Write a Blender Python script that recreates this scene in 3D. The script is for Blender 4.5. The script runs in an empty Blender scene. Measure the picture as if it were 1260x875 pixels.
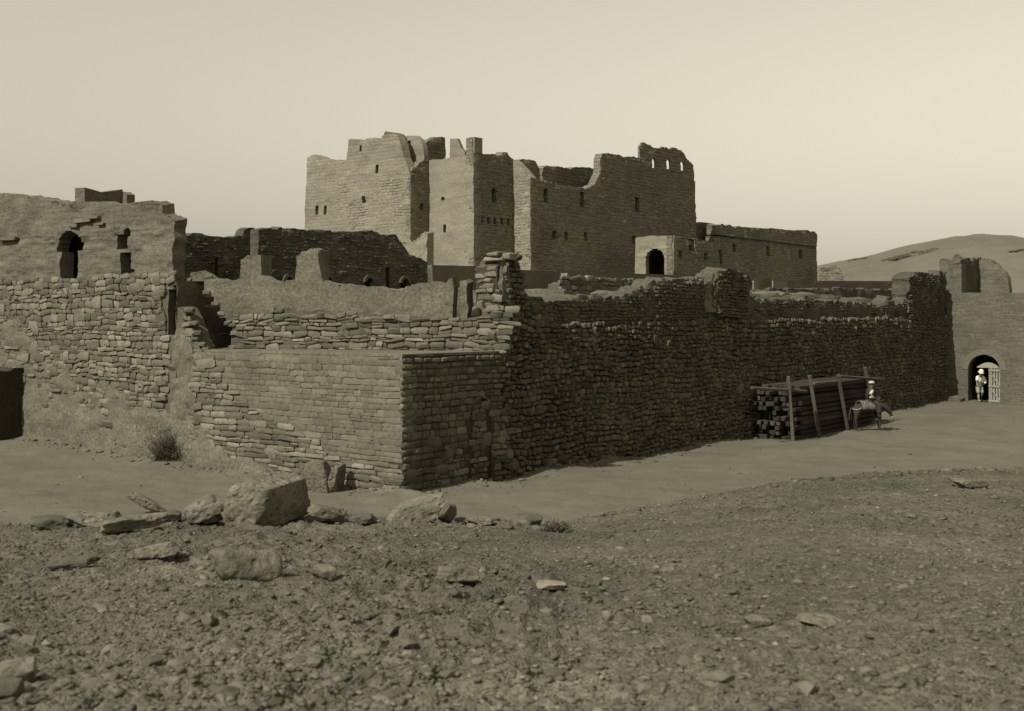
import bpy, bmesh, math, random
import numpy as np
from mathutils import Vector, Matrix, Quaternion

# ------------------------------------------------------------------ camera, light, sky
F, CX, HOR, EYE = 1400.0, 630.0, 395.0, 4.4          # focal length and horizon of the photograph, eye height in metres
scn = bpy.context.scene
COL = scn.collection
cam_d = bpy.data.cameras.new("camera")
cam = bpy.data.objects.new("camera", cam_d)
COL.objects.link(cam)
cam.location = (0, 0, EYE)
cam.rotation_euler = (math.radians(90), 0, 0)
cam_d.sensor_width = 36.0
cam_d.lens = 36.0 * F / 1260.0
cam_d.shift_y = -(437.5 - HOR) / 1260.0
cam_d.clip_start = 0.1
cam_d.clip_end = 8000
cam_d.dof.use_dof = True
cam_d.dof.focus_distance = 40.0
cam_d.dof.aperture_fstop = 3.2
scn.camera = cam

SUN_H = np.array((-0.6626, -0.749)); SUN_H /= np.linalg.norm(SUN_H)
SUN_EL = math.radians(45)
SUN_DIR = Vector((SUN_H[0]*math.cos(SUN_EL), SUN_H[1]*math.cos(SUN_EL), math.sin(SUN_EL)))
sun_d = bpy.data.lights.new("sun", 'SUN')
sun_d.energy = 5.0
sun_d.angle = math.radians(0.5)
sun_d.color = (1.0, 0.98, 0.93)
sun = bpy.data.objects.new("sun", sun_d)
COL.objects.link(sun)
sun.location = (-30, -30, 50)
sun.rotation_euler = (-SUN_DIR).to_track_quat('-Z', 'Y').to_euler()

w = bpy.data.worlds.new("World"); scn.world = w
w.use_nodes = True
nt = w.node_tree; nt.nodes.clear()
sky = nt.nodes.new('ShaderNodeTexSky'); sky.sky_type = 'NISHITA'; sky.sun_disc = False
sky.sun_elevation = SUN_EL
sky.sun_rotation = math.atan2(SUN_H[0], SUN_H[1]) % (2*math.pi)
sky.dust_density = 0.0; sky.air_density = 7.6
bw = nt.nodes.new('ShaderNodeSeparateColor')          # monochrome plate: the sky keeps its brightness, not its blue
con = nt.nodes.new('ShaderNodeMath'); con.operation = 'POWER'; con.inputs[1].default_value = 1.15      # the plate's contrast
nrm = nt.nodes.new('ShaderNodeMath'); nrm.operation = 'MULTIPLY'; nrm.inputs[1].default_value = 6.5**-0.15
tint = nt.nodes.new('ShaderNodeMix'); tint.data_type = 'RGBA'; tint.blend_type = 'MULTIPLY'
tint.inputs['Factor'].default_value = 1.0
tint.inputs['B'].default_value = (1.0, 0.925, 0.755, 1)
bg = nt.nodes.new('ShaderNodeBackground'); bg.inputs['Strength'].default_value = 0.095
wo = nt.nodes.new('ShaderNodeOutputWorld')
nt.links.new(sky.outputs[0], bw.inputs[0]); nt.links.new(bw.outputs[0], con.inputs[0]); nt.links.new(con.outputs[0], nrm.inputs[0]); nt.links.new(nrm.outputs[0], tint.inputs['A'])
nt.links.new(tint.outputs['Result'], bg.inputs['Color']); nt.links.new(bg.outputs[0], wo.inputs[0])
scn.view_settings.view_transform = 'Standard'
scn.view_settings.look = 'None'
scn.view_settings.exposure = 0.0
scn.view_settings.gamma = 1.0

# ------------------------------------------------------------------ numbers
rng = random.Random(7)

def _hash(ix, iy, iz, seed):
    h = (ix.astype(np.int64)*374761393 + iy.astype(np.int64)*668265263 + iz.astype(np.int64)*2147483647 + seed*974634777) & 0xffffffff
    h = ((h ^ (h >> 13))*1274126177) & 0xffffffff
    h = ((h ^ (h >> 16))*2246822519) & 0xffffffff
    return ((h ^ (h >> 15)) & 0xffffff)/float(0xffffff)

def vnoise(x, y, z=0.0, seed=0):
    x, y, z = np.broadcast_arrays(np.asarray(x, float), np.asarray(y, float), np.asarray(z, float))
    ix, iy, iz = np.floor(x), np.floor(y), np.floor(z)
    fx, fy, fz = x-ix, y-iy, z-iz
    fx, fy, fz = [f*f*(3-2*f) for f in (fx, fy, fz)]
    r = 0
    for a in (0, 1):
        for b in (0, 1):
            for c in (0, 1):
                wgt = (fx if a else 1-fx)*(fy if b else 1-fy)*(fz if c else 1-fz)
                r = r + wgt*_hash(ix+a, iy+b, iz+c, seed)
    return r*2-1

def fbm(x, y, z=0.0, seed=0, octaves=3, gain=0.5):
    r, a, f = 0, 1.0, 1.0
    for k in range(octaves):
        r = r + a*vnoise(np.asarray(x)*f, np.asarray(y)*f, np.asarray(z)*f, seed+k)
        a *= gain; f *= 2.03
    return r

def P(x, Y): return np.array(((x-CX)/F*Y, Y))
def Zat(y, Y): return EYE-(y-HOR)/F*Y
def sst(a, b, x):
    t = np.clip((np.asarray(x, float)-a)/(b-a), 0, 1); return t*t*(3-2*t)

class Frame:
    """A vertical plane: p0 on the ground, d along it to the right as seen from the camera, n outwards."""
    def __init__(s, p0, d):
        s.p0 = np.array(p0, float); s.d = np.array(d, float)/np.linalg.norm(d); s.n = np.array((s.d[1], -s.d[0]))
    def S(s, x):
        k = (x-CX)/F
        return (k*s.p0[1]-s.p0[0])/(s.d[0]-k*s.d[1])
    def at(s, t): return s.p0+s.d*t
    def sz(s, x, y):
        t = s.S(x); return (t, Zat(y, s.at(t)[1]))
    def prof(s, pts): return [s.sz(x, y) for x, y in pts]
    def off(s, wv): return Frame(s.p0+s.n*wv, s.d)

# ------------------------------------------------------------------ objects
WL = {}
def tag(o, label=None, cat=None, group=None, kind=None):
    if label: o['label'] = label
    if cat: o['category'] = cat
    if group: o['group'] = group
    if kind: o['kind'] = kind
    elif cat: o['kind'] = 'thing'
    return o
def thing(name, label, cat, loc, group=None):
    o = bpy.data.objects.new(name, None); COL.objects.link(o)
    o.location = loc; o.empty_display_size = 0.3
    WL[o] = np.array(loc, float)
    return tag(o, label, cat, group)
def link(name, verts, faces, mat, parent=None, smooth=True, sharp=38, uv=None, loc=None):
    """One mesh object from world coordinates; its origin is its thing's origin (or loc)."""
    o0 = WL[parent] if parent is not None else np.array(loc if loc is not None else (0, 0, 0), float)
    me = bpy.data.meshes.new(name)
    v = np.asarray(verts, float)-o0
    me.from_pydata(v.tolist(), [], [tuple(f) for f in faces])
    if uv is not None:
        ul = me.uv_layers.new(name="UVMap")
        li = np.zeros(len(me.loops), dtype=np.int32); me.loops.foreach_get('vertex_index', li)
        ul.data.foreach_set('uv', np.asarray(uv, float)[li].ravel())
    if smooth:
        me.polygons.foreach_set('use_smooth', [True]*len(me.polygons))
        if sharp: me.set_sharp_from_angle(angle=math.radians(sharp))
    me.update()
    me.materials.append(mat)
    o = bpy.data.objects.new(name, me); COL.objects.link(o)
    if parent is not None: o.parent = parent
    else: o.location = o0
    WL[o] = o0
    return o

class MB:
    """Collects boxes and bars into one mesh."""
    def __init__(s): s.v, s.f = [], []
    def hexa(s, pts):
        b = len(s.v); s.v += [tuple(p) for p in pts]
        for q in ((0,3,2,1), (4,5,6,7), (0,1,5,4), (1,2,6,5), (2,3,7,6), (3,0,4,7)): s.f.append(tuple(b+i for i in q))
    def box(s, fr, s0, s1, w0, w1, z0, z1, jit=0):
        pts = []
        for z in (z0, z1):
            for (a, wv) in ((s0, w1), (s1, w1), (s1, w0), (s0, w0)):
                q = fr.at(a)+fr.n*wv
                pts.append((q[0]+rng.uniform(-jit, jit), q[1]+rng.uniform(-jit, jit), z+rng.uniform(-jit, jit)))
        s.hexa(pts)
    def bar(s, a, b, wd, ht, twist=0.0, taper=1.0):
        a, b = Vector(a), Vector(b); t = (b-a).normalized()
        up = Vector((0, 0, 1)) if abs(t.z) < 0.9 else Vector((0, 1, 0))
        r = t.cross(up).normalized(); u = r.cross(t).normalized()
        q = Quaternion(t, twist); r.rotate(q); u.rotate(q)
        pts = []
        for p, k in ((a, 1.0), (b, taper)):
            for (i, j) in ((-1, -1), (1, -1), (1, 1), (-1, 1)):
                pts.append(tuple(p+r*(i*wd/2*k)+u*(j*ht/2*k)))
        s.hexa(pts)
    def build(s, name, mat, parent=None, loc=None, bevel=0.0, smooth=False):
        o = link(name, s.v, s.f, mat, parent, smooth=smooth, loc=loc)
        if bevel:
            m = o.modifiers.new('bevel', 'BEVEL'); m.width = bevel; m.segments = 1; m.limit_method = 'ANGLE'
        return o

# ------------------------------------------------------------------ materials
def C(v, t=(1.0, 0.912, 0.66)): return (v*t[0], v*t[1], v*t[2], 1)
def mat(name, v, dv=0.22, big=0.6, fine=9.0, fv=0.22, bump=0.5, dist=0.03, bscale=14.0, layered=0.0, lsc=(1.6, 9.0), rnd=0.0,
        brick=None, pits=0.0, rough=0.95, t=(1.0, 0.912, 0.66)):
    m = bpy.data.materials.new(name); m.use_nodes = True
    n = m.node_tree; N, L = n.nodes, n.links; N.clear()
    out = N.new('ShaderNodeOutputMaterial'); b = N.new('ShaderNodeBsdfPrincipled')
    b.inputs['Roughness'].default_value = rough
    b.inputs['Specular IOR Level'].default_value = 0.15
    L.new(b.outputs[0], out.inputs[0])
    geo = N.new('ShaderNodeNewGeometry')
    def math_(op, a, c, cl=False):
        q = N.new('ShaderNodeMath'); q.operation = op; q.use_clamp = cl
        for i, x in enumerate((a, c)):
            if hasattr(x, 'is_output'): L.new(x, q.inputs[i])
            elif x is not None: q.inputs[i].default_value = x
        return q.outputs[0]
    def noise(scale, detail=4.0, vec=None, rgh=0.55):
        q = N.new('ShaderNodeTexNoise'); q.inputs['Scale'].default_value = scale; q.inputs['Detail'].default_value = detail
        q.inputs['Roughness'].default_value = rgh
        L.new(vec if vec is not None else geo.outputs['Position'], q.inputs['Vector']); return q.outputs[0]
    def rng_map(x, lo, hi, a=0.3, c=0.7):
        q = N.new('ShaderNodeMapRange'); L.new(x, q.inputs[0])
        q.inputs[1].default_value, q.inputs[2].default_value, q.inputs[3].default_value, q.inputs[4].default_value = a, c, lo, hi
        return q.outputs[0]
    val = rng_map(noise(big, 3.0), 1-dv, 1+dv)
    val = math_('MULTIPLY', val, rng_map(noise(fine, 5.0), 1-fv, 1+fv))
    h = math_('MULTIPLY', noise(bscale, 6.0, rgh=0.65), 1.0)
    if layered:
        uv = N.new('ShaderNodeUVMap'); mp = N.new('ShaderNodeMapping'); mp.inputs['Scale'].default_value = (lsc[0], lsc[1], 1)
        L.new(uv.outputs[0], mp.inputs[0])
        ln = noise(1.0, 5.0, mp.outputs[0], 0.6)
        val = math_('MULTIPLY', val, rng_map(ln, 1-0.28*layered, 1+0.2*layered))
        h = math_('ADD', h, math_('MULTIPLY', ln, 1.6*layered))
    if brick:
        uv = N.new('ShaderNodeUVMap')
        # uneven courses: the coordinates wander a little
        wn = N.new('ShaderNodeTexNoise'); wn.inputs['Scale'].default_value = 1.1; L.new(uv.outputs[0], wn.inputs['Vector'])
        vm = N.new('ShaderNodeVectorMath'); vm.operation = 'SCALE'; vm.inputs['Scale'].default_value = 0.10; L.new(wn.outputs[1], vm.inputs[0])
        va = N.new('ShaderNodeVectorMath'); va.operation = 'ADD'; L.new(uv.outputs[0], va.inputs[0]); L.new(vm.outputs[0], va.inputs[1])
        q = N.new('ShaderNodeTexBrick'); L.new(va.outputs[0], q.inputs['Vector'])
        q.inputs['Scale'].default_value = 1.0; q.inputs['Brick Width'].default_value = brick[0]; q.inputs['Row Height'].default_value = brick[1]
        q.inputs['Mortar Size'].default_value = brick[2]; q.inputs['Mortar Smooth'].default_value = 0.6
        q.inputs['Color1'].default_value = (1-brick[3],)*3+(1,); q.inputs['Color2'].default_value = (1+brick[3],)*3+(1,)
        q.inputs['Mortar'].default_value = (brick[4],)*3+(1,)
        sp = N.new('ShaderNodeSeparateColor'); L.new(q.outputs[0], sp.inputs[0])
        val = math_('MULTIPLY', val, sp.outputs[0])
        h = math_('ADD', h, math_('MULTIPLY', q.outputs['Fac'], -0.8))
    if pits:
        vo = N.new('ShaderNodeTexVoronoi'); vo.inputs['Scale'].default_value = pits; L.new(geo.outputs['Position'], vo.inputs['Vector'])
        h = math_('ADD', h, math_('MULTIPLY', rng_map(vo.outputs[0], 0, 1, 0.0, 0.35), 0.7))
    if rnd:
        oi = N.new('ShaderNodeObjectInfo')
        r = math_('FRACT', math_('ADD', oi.outputs['Random'], geo.outputs['Random Per Island']), None)
        r = math_('POWER', r, 1.5)
        val = math_('MULTIPLY', val, rng_map(r, 1-rnd, 1+rnd*1.3, 0, 1))
    mx = N.new('ShaderNodeMix'); mx.data_type = 'RGBA'; mx.blend_type = 'MULTIPLY'; mx.inputs['Factor'].default_value = 1.0
    mx.inputs['A'].default_value = C(v, t)
    cc = N.new('ShaderNodeCombineColor')
    for i in range(3): L.new(val, cc.inputs[i])
    L.new(cc.outputs[0], mx.inputs['B']); L.new(mx.outputs['Result'], b.inputs['Base Color'])
    if bump:
        bp = N.new('ShaderNodeBump'); bp.inputs['Strength'].default_value = bump; bp.inputs['Distance'].default_value = dist
        L.new(h, bp.inputs['Height']); L.new(bp.outputs[0], b.inputs['Normal'])
    return m

M = {}
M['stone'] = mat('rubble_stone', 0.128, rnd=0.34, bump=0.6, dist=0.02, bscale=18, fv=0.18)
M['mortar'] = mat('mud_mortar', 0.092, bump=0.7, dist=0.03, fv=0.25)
M['shade_stone'] = mat('shade_rubble_stone', 0.099, rnd=0.34, bump=0.6, dist=0.02, bscale=18, fv=0.2)  # darker copy of the rubble stone, its tone lowered for walls in shade
M['shade_mortar'] = mat('shade_mud_mortar', 0.040, bump=0.7, dist=0.03, fv=0.25)  # mortar darkened to paint the shade of dark walls, recesses and interiors
M['flush'] = mat('dressed_stone', 0.122, dv=0.15, rnd=0.17, bump=0.45, dist=0.015, bscale=22, fv=0.22)
M['flush_mortar'] = mat('pointing', 0.130, dv=0.15, bump=0.5, dist=0.015, fv=0.25)
M['plaster'] = mat('mud_plaster', 0.122, dv=0.2, big=1.1, fine=13, fv=0.34, bump=0.8, dist=0.03, bscale=15, layered=0.4, lsc=(2.0, 7.0))
M['mud'] = mat('mudbrick', 0.120, dv=0.18, big=0.7, bump=0.8, dist=0.05, bscale=9, layered=0.7, lsc=(1.5, 8.0))
M['mud_crest'] = mat('weathered_mudbrick', 0.085, dv=0.2, big=0.8, bump=0.9, dist=0.06, bscale=8, layered=0.9, lsc=(2.2, 9.0))
M['keep_block'] = mat('keep_blocks', 0.170, rnd=0.16, dv=0.12, big=.3, bump=0.6, dist=0.03, bscale=7)  # block tone lowered for the keep faces turned from the sun
M['keep_pale_block'] = mat('keep_pale_blocks', 0.205, rnd=0.12, dv=0.10, big=.3, bump=0.5, dist=0.03, bscale=7)  # whitened blocks, their tone also raised for the sunlit keep faces
M['crest_brick'] = mat('crest_mudbricks', 0.092, rnd=0.22, bump=0.8, dist=0.02, bscale=14)
M['mud_block'] = mat('mud_blocks', 0.122, rnd=0.14, bump=0.7, dist=0.02, bscale=16)
M['court'] = mat('old_shade_mudbrick', 0.085, dv=0.2, bump=0.9, dist=0.05, bscale=11, layered=1.0, lsc=(2.6, 8.5))  # low mudbrick tone, also painted on walls and recesses lying in shade
M['keep_lit'] = mat('keep_lit_brick', 0.200, dv=0.10, big=0.25, bump=0.7, dist=0.04, bscale=6, layered=0.35, lsc=(0.8, 4.0), brick=(0.55, 0.24, 0.03, 0.10, 1.05))  # copy of the keep brick, lightened for its sunlit faces
M['keep_smooth'] = mat('keep_plaster', 0.200, dv=0.10, big=0.3, bump=0.6, dist=0.04, bscale=5, layered=0.35, lsc=(0.8, 3.5))
M['keep_shade_mud'] = mat('keep_shade_mudbrick', 0.170, dv=0.14, big=0.3, bump=0.9, dist=0.10, bscale=4, layered=0.8, lsc=(1.1, 4.2), brick=(0.6, 0.26, 0.03, 0.10, 0.9))  # copy of the keep brick, darkened for its shaded faces
M['terrace'] = mat('terrace_mud', 0.13, dv=0.12, bump=0.5, dist=0.05, bscale=4, layered=0.6, lsc=(0.5, 5.0))
M['gate'] = mat('gate_brick', 0.108, dv=0.14, big=0.5, bump=0.6, dist=0.03, bscale=9, layered=0.6, lsc=(0.9, 6.5), brick=(0.5, 0.12, 0.012, 0.10, 1.05))
M['rock'] = mat('sandstone_rock', 0.140, dv=0.3, big=2.2, fine=16, fv=.3, bump=1.0, dist=0.05, bscale=11, pits=9)
M['dark_rock'] = mat('dark_rock', 0.085, dv=0.2, big=1.6, fine=14, bump=0.7, dist=0.03, bscale=11, pits=9)
M['pale_rock'] = mat('pale_rock', 0.20, dv=0.12, big=1.6, fine=14, bump=0.5, dist=0.02, bscale=12)
M['pebble'] = mat('pebbles', 0.104, rnd=0.30, bump=0.4, dist=0.01, bscale=30)
M['timber'] = mat('dark_timber', 0.040, rnd=0.4, dv=0.3, bump=0.7, dist=0.02, bscale=16, t=(1, .905, .66))
M['timber_end'] = mat('weathered_timber', 0.046, rnd=0.5, dv=0.3, bump=0.7, dist=0.02, bscale=16, t=(1, .905, .66))
M['pole'] = mat('pale_wood', 0.072, rnd=0.2, dv=0.2, bump=0.5, dist=0.01, bscale=20, t=(1, .905, .66))
M['door'] = mat('bleached_wood', 0.24, dv=0.15, bump=0.4, dist=0.01, bscale=20, t=(1, .94, .78))
M['white'] = mat('white_cloth', 0.62, dv=0.06, fv=0.08, bump=0.3, dist=0.01, t=(1, .96, .84))
M['pale_cloth'] = mat('pale_cotton', 0.40, dv=0.15, fv=0.15, bump=0.3, dist=0.01, t=(1, .96, .84))
M['grey_cloth'] = mat('khaki_cloth', 0.28, dv=0.08, fv=0.1, bump=0.3, dist=0.01, t=(1, .92, .70))
M['dark_cloth'] = mat('dark_cloth', 0.035, dv=0.2, fv=0.2, bump=0.3, dist=0.01, t=(1, .92, .70))
M['saddle'] = mat('woven_saddle_cloth', 0.11, dv=0.4, big=9, fine=24, fv=0.4, bump=0.4, dist=0.01, t=(1, .95, .8))
M['skin'] = mat('skin', 0.14, dv=0.05, fv=0.08, bump=0.0, rough=0.6, t=(1, .82, .62))
M['dark_skin'] = mat('dark_skin', 0.06, dv=0.05, fv=0.08, bump=0.0, rough=0.6, t=(1, .82, .62))
M['hide'] = mat('dark_hide', 0.036, dv=0.2, fv=0.2, bump=0.3, dist=0.01, t=(1, .90, .68))
M['muzzle'] = mat('white_muzzle', 0.5, dv=0.05, fv=0.1, bump=0.0, t=(1, .96, .84))
M['leather'] = mat('dark_leather', 0.03, bump=0.2, rough=0.6)
M['twig'] = mat('dry_twig', 0.075, dv=0.3, bump=0.0, rnd=0.3)
M['dune'] = mat('dune_sand', 0.128, dv=0.10, big=0.03, fine=0.25, fv=0.10, bump=0.5, dist=0.6, bscale=0.35)
M['outcrop'] = mat('outcrop_rock', 0.075, dv=0.2, big=0.2, fine=0.8, bump=0.9, dist=0.6, bscale=0.5)

def ground_material():
    m = bpy.data.materials.new('desert_ground'); m.use_nodes = True
    n = m.node_tree; N, L = n.nodes, n.links; N.clear()
    out = N.new('ShaderNodeOutputMaterial'); b = N.new('ShaderNodeBsdfPrincipled'); b.inputs['Roughness'].default_value = 1.0
    b.inputs['Specular IOR Level'].default_value = 0.1
    L.new(b.outputs[0], out.inputs[0])
    geo = N.new('ShaderNodeNewGeometry'); pos = geo.outputs['Position']
    at = N.new('ShaderNodeAttribute'); at.attribute_name = 'stony'; st = at.outputs['Fac']
    def noise(s, d=5.0, r=0.6):
        q = N.new('ShaderNodeTexNoise'); q.inputs['Scale'].default_value = s; q.inputs['Detail'].default_value = d; q.inputs['Roughness'].default_value = r
        L.new(pos, q.inputs['Vector']); return q.outputs[0]
    def mr(x, a, c, lo, hi):
        q = N.new('ShaderNodeMapRange'); L.new(x, q.inputs[0])
        for i, k in enumerate((a, c, lo, hi)): q.inputs[i+1].default_value = k
        return q.outputs[0]
    def ma(op, a, c):
        q = N.new('ShaderNodeMath'); q.operation = op
        for i, x in enumerate((a, c)):
            if hasattr(x, 'is_output'): L.new(x, q.inputs[i])
            else: q.inputs[i].default_value = x
        return q.outputs[0]
    def lerp(f, a, c):
        q = N.new('ShaderNodeMix'); q.data_type = 'FLOAT'
        for k, x in ((0, f), (2, a), (3, c)):
            if hasattr(x, 'is_output'): L.new(x, q.inputs[k])
            else: q.inputs[k].default_value = x
        return q.outputs[0]
    sand = ma('MULTIPLY', mr(noise(0.35, 4), .3, .7, .9, 1.1), mr(noise(14, 6), .3, .7, .86, 1.14))
    sand = ma('MULTIPLY', ma('MULTIPLY', sand, mr(noise(1.1, 3), .3, .7, .90, 1.10)), 0.122)
    vo = N.new('ShaderNodeTexVoronoi'); vo.inputs['Scale'].default_value = 16; L.new(pos, vo.inputs['Vector'])
    sp = N.new('ShaderNodeSeparateColor'); L.new(vo.outputs['Color'], sp.inputs[0])
    ston = ma('MULTIPLY', mr(noise(0.8, 5), .3, .7, .78, 1.18), mr(noise(22, 6), .3, .7, .78, 1.22))
    ston = ma('MULTIPLY', ston, mr(sp.outputs[0], 0, 1, .82, 1.18))
    ston = ma('MULTIPLY', ma('MULTIPLY', ston, mr(noise(0.30, 4), .3, .7, .74, 1.24)), 0.106)
    val = lerp(st, sand, ston)
    cc = N.new('ShaderNodeCombineColor')
    for i, k in enumerate((1.0, 0.912, 0.66)): L.new(ma('MULTIPLY', val, k), cc.inputs[i])
    L.new(cc.outputs[0], b.inputs['Base Color'])
    h1 = ma('ADD', ma('MULTIPLY', noise(9, 6), 0.5), ma('MULTIPLY', mr(vo.outputs[0], 0, .5, 1, 0), 0.10))
    v2 = N.new('ShaderNodeTexVoronoi'); v2.inputs['Scale'].default_value = 46; L.new(pos, v2.inputs['Vector'])
    v3 = N.new('ShaderNodeTexVoronoi'); v3.inputs['Scale'].default_value = 110; L.new(pos, v3.inputs['Vector'])
    h2 = ma('ADD', ma('MULTIPLY', mr(vo.outputs[0], 0, .6, 1, 0), 0.7), ma('MULTIPLY', noise(6, 3, 0.5), 0.5))
    h2 = ma('ADD', h2, ma('ADD', ma('MULTIPLY', mr(v2.outputs[0], 0, .6, 1, 0), 0.5), ma('MULTIPLY', mr(v3.outputs[0], 0, .6, 1, 0), 0.25)))
    bp = N.new('ShaderNodeBump'); bp.inputs['Strength'].default_value = 0.8; bp.inputs['Distance'].default_value = 0.026
    L.new(lerp(st, h1, h2), bp.inputs['Height']); L.new(bp.outputs[0], b.inputs['Normal'])
    return m
M['ground'] = ground_material()

# ------------------------------------------------------------------ ground
CP = np.array([(-22, 42, .62), (-17.1, 38, .55), (-9, 32, .38), (-2.6, 27, .24), (1.3, 32, .20), (8.6, 41.8, .15), (15, 48, .15), (23.3, 61, .18), (26, 59, .04), (34, 54, .0),
               (0, 22, .25), (-12, 24, .45), (14, 34, .05)])
CREST = [(-400, 652, 13.5), (0, 652, 13.5), (130, 648, 14), (300, 640, 14.5), (450, 641, 15), (560, 642, 15.5), (690, 648, 16), (760, 632, 17), (850, 614, 18), (950, 597, 19.5),
         (1050, 585, 21), (1150, 580, 22), (1260, 578, 23), (1700, 574, 24)]
CR = np.array(CREST, float)
def plain(X, Y):
    a = 0; ws = 0
    for cx, cy, cz in CP:
        k = 1/((X-cx)**2+(Y-cy)**2+4.0)**1.5
        a = a+k*cz; ws = ws+k
    z = a/ws
    far = sst(70, 160, np.hypot(X, Y))
    return z*(1-far)+0.15*far
def ground_parts(X, Y):
    X = np.asarray(X, float); Y = np.asarray(Y, float)
    px = CX+F*X/np.maximum(Y, 0.4)
    px = np.clip(px, -400, 1700)
    yc = np.interp(px, CR[:, 0], CR[:, 1]); dc = np.interp(px, CR[:, 0], CR[:, 2])
    dc = dc*(1+0.05*vnoise(px/70, 0.3, seed=41))
    hc = EYE-(yc-HOR)/F*dc
    pl = plain(X, Y)
    t = np.clip((Y-3.0)/(dc-3.0), 0, 1)
    near = 2.86+(hc-2.86)*(0.8*t+0.2*t**2)
    beyond = hc-0.10*(Y-dc)-0.055*np.maximum(Y-dc, 0)**1.7
    hill = np.where(Y < dc, near, beyond)
    z = np.maximum(pl, hill)
    k = 0.35                                             # smooth foot of the slope
    dlt = np.clip(0.5+0.5*(hill-pl)/k, 0, 1)
    z = pl*(1-dlt)+hill*dlt+k*dlt*(1-dlt)*0.5
    stony = sst(0.02, 0.5, hill-pl)
    return z, stony, pl
def gz(X, Y):
    X = np.asarray(X, float); Y = np.asarray(Y, float)
    z, st, pl = ground_parts(X, Y)
    patch = 0.55+0.45*vnoise(X*0.35, Y*0.35, seed=5)
    rich = 0.55+0.45*sst(0.12, -0.12, X/np.maximum(Y, 1.0))          # coarser clods on the left of the slope
    u = vnoise(X*1.3, Y*1.3, seed=15)*.25; v = vnoise(X*1.3, Y*1.3, seed=16)*.25
    clod = fbm(X*2.2, Y*2.2, seed=11, octaves=2)*0.030
    b = vnoise((X+u)*4.6, (Y+v)*6.4, seed=21); b1 = vnoise((X-v)*9, (Y+u)*12, seed=22); b2 = vnoise(X*19, Y*23, seed=23)
    step = lambda q, e: np.tanh(q*e)/math.tanh(e)                    # clods with steep sides and flattish tops
    clod = clod+rich*patch*(0.042*step(b, 3.0)+0.040*step(b1, 2.8)+0.024*step(b2, 2.2))
    nd = np.minimum(np.abs((X+2.604)*0.796-(Y-27)*0.606)+100*((X+2.604)*0.606+(Y-27)*0.796 < -1), np.abs((X+2.604)*0.606+(Y-27)*0.796)+100*((X+2.604)*0.796-(Y-27)*0.606 > 1))
    drift = 0.15*np.exp(-nd/0.55)*np.maximum(0, 0.35+0.9*fbm(X*0.7, Y*0.7, seed=52, octaves=2))
    tr = vnoise(X*2.6, Y*2.6, seed=54)
    z = z+(1-st)*(drift-0.035*np.maximum(tr-0.35, 0))
    rip = fbm(X*0.5, Y*0.5, seed=31, octaves=3)*0.05+fbm(X*3.0, Y*3.0, seed=33, octaves=2)*0.010
    far = 1-sst(60, 200, np.hypot(X, Y))
    return z+st*clod+(1-st)*rip*far
def hit(x, y):
    """Ground point under image point (x, y) of the photograph."""
    Y = np.geomspace(3.5, 80, 4000); X = (x-CX)/F*Y
    yy = HOR+(EYE-gz(X, Y))/Y*F
    i = int(np.argmax(yy <= y))
    return X[i], Y[i], float(gz(X[i], Y[i]))

def build_ground():
    a_in = np.radians(np.linspace(-29, 29, 470))
    a_out = np.radians(np.concatenate((np.linspace(32, 90, 24), np.linspace(96, 264, 30), np.linspace(270, 328, 24))))
    ang = np.concatenate((a_in, a_out))
    rad = np.concatenate((np.linspace(0.6, 3.4, 12), np.geomspace(3.6, 30, 380), np.geomspace(30.5, 75, 100), np.geomspace(80, 4000, 40)))
    A, R = np.meshgrid(ang, rad)
    X = R*np.sin(A); Y = R*np.cos(A)
    Z = gz(X, Y)
    _, st, _ = ground_parts(X, Y)
    na, nr = len(ang), len(rad)
    v = np.stack((X.ravel(), Y.ravel(), Z.ravel()), 1)
    i = np.arange(nr-1)[:, None]*na+np.arange(na)[None, :]
    j = np.arange(nr-1)[:, None]*na+(np.arange(na)[None, :]+1) % na
    f = np.stack((i, j, j+na, i+na), -1).reshape(-1, 4)[:, ::-1]
    v = np.vstack((v, (0, 0, float(gz(0., 0.01)))))
    cap = [(k, len(v)-1, (k+1) % na) for k in range(na)]
    o = link('ground', v, f.tolist()+[c[::-1] for c in cap], M['ground'], sharp=0)
    at = o.data.attributes.new('stony', 'FLOAT', 'POINT')
    at.data.foreach_set('value', np.append(st.ravel(), 1.0))
    return tag(o, 'brown sand plain with a stony slope in front', kind='structure')
build_ground()

def build_dune():
    pts = np.array([(700, 392), (820, 372), (940, 345), (1012, 326), (1060, 317), (1125, 300), (1170, 292), (1210, 288), (1240, 290), (1262, 294), (1330, 312), (1500, 350), (1700, 390)], float)
    xs = np.linspace(700, 1700, 170); Ys = np.linspace(170, 470, 70); Yc = 310.
    v, f = [], []
    PX, YY = np.meshgrid(xs, Ys)
    Hc = EYE-(np.interp(PX, pts[:, 0], pts[:, 1])-HOR)/F*Yc
    Hc = np.maximum(Hc, 0.2)+0.12*fbm(PX/30, 3.1, seed=3)
    prof = np.where(YY < Yc, sst(150, Yc+25, YY)/sst(150, Yc+25, Yc), 1-0.75*sst(Yc, 500, YY))
    Z = 0.1+Hc*prof+0.10*fbm(PX/12, YY/14, seed=8)*(prof > .1)
    X = (PX-CX)/F*Yc*(0.55+0.45*YY/Yc)
    n = len(xs)
    v = np.stack((X.ravel(), YY.ravel(), Z.ravel()), 1)
    f = [(r*n+c, r*n+c+1, (r+1)*n+c+1, (r+1)*n+c) for r in range(len(Ys)-1) for c in range(n-1)]
    tag(link('hill', v, f, M['dune'], sharp=0), 'smooth sand hill behind the gate', kind='structure')
    return X, YY, Z
DX, DY, DZ = build_dune()

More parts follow.
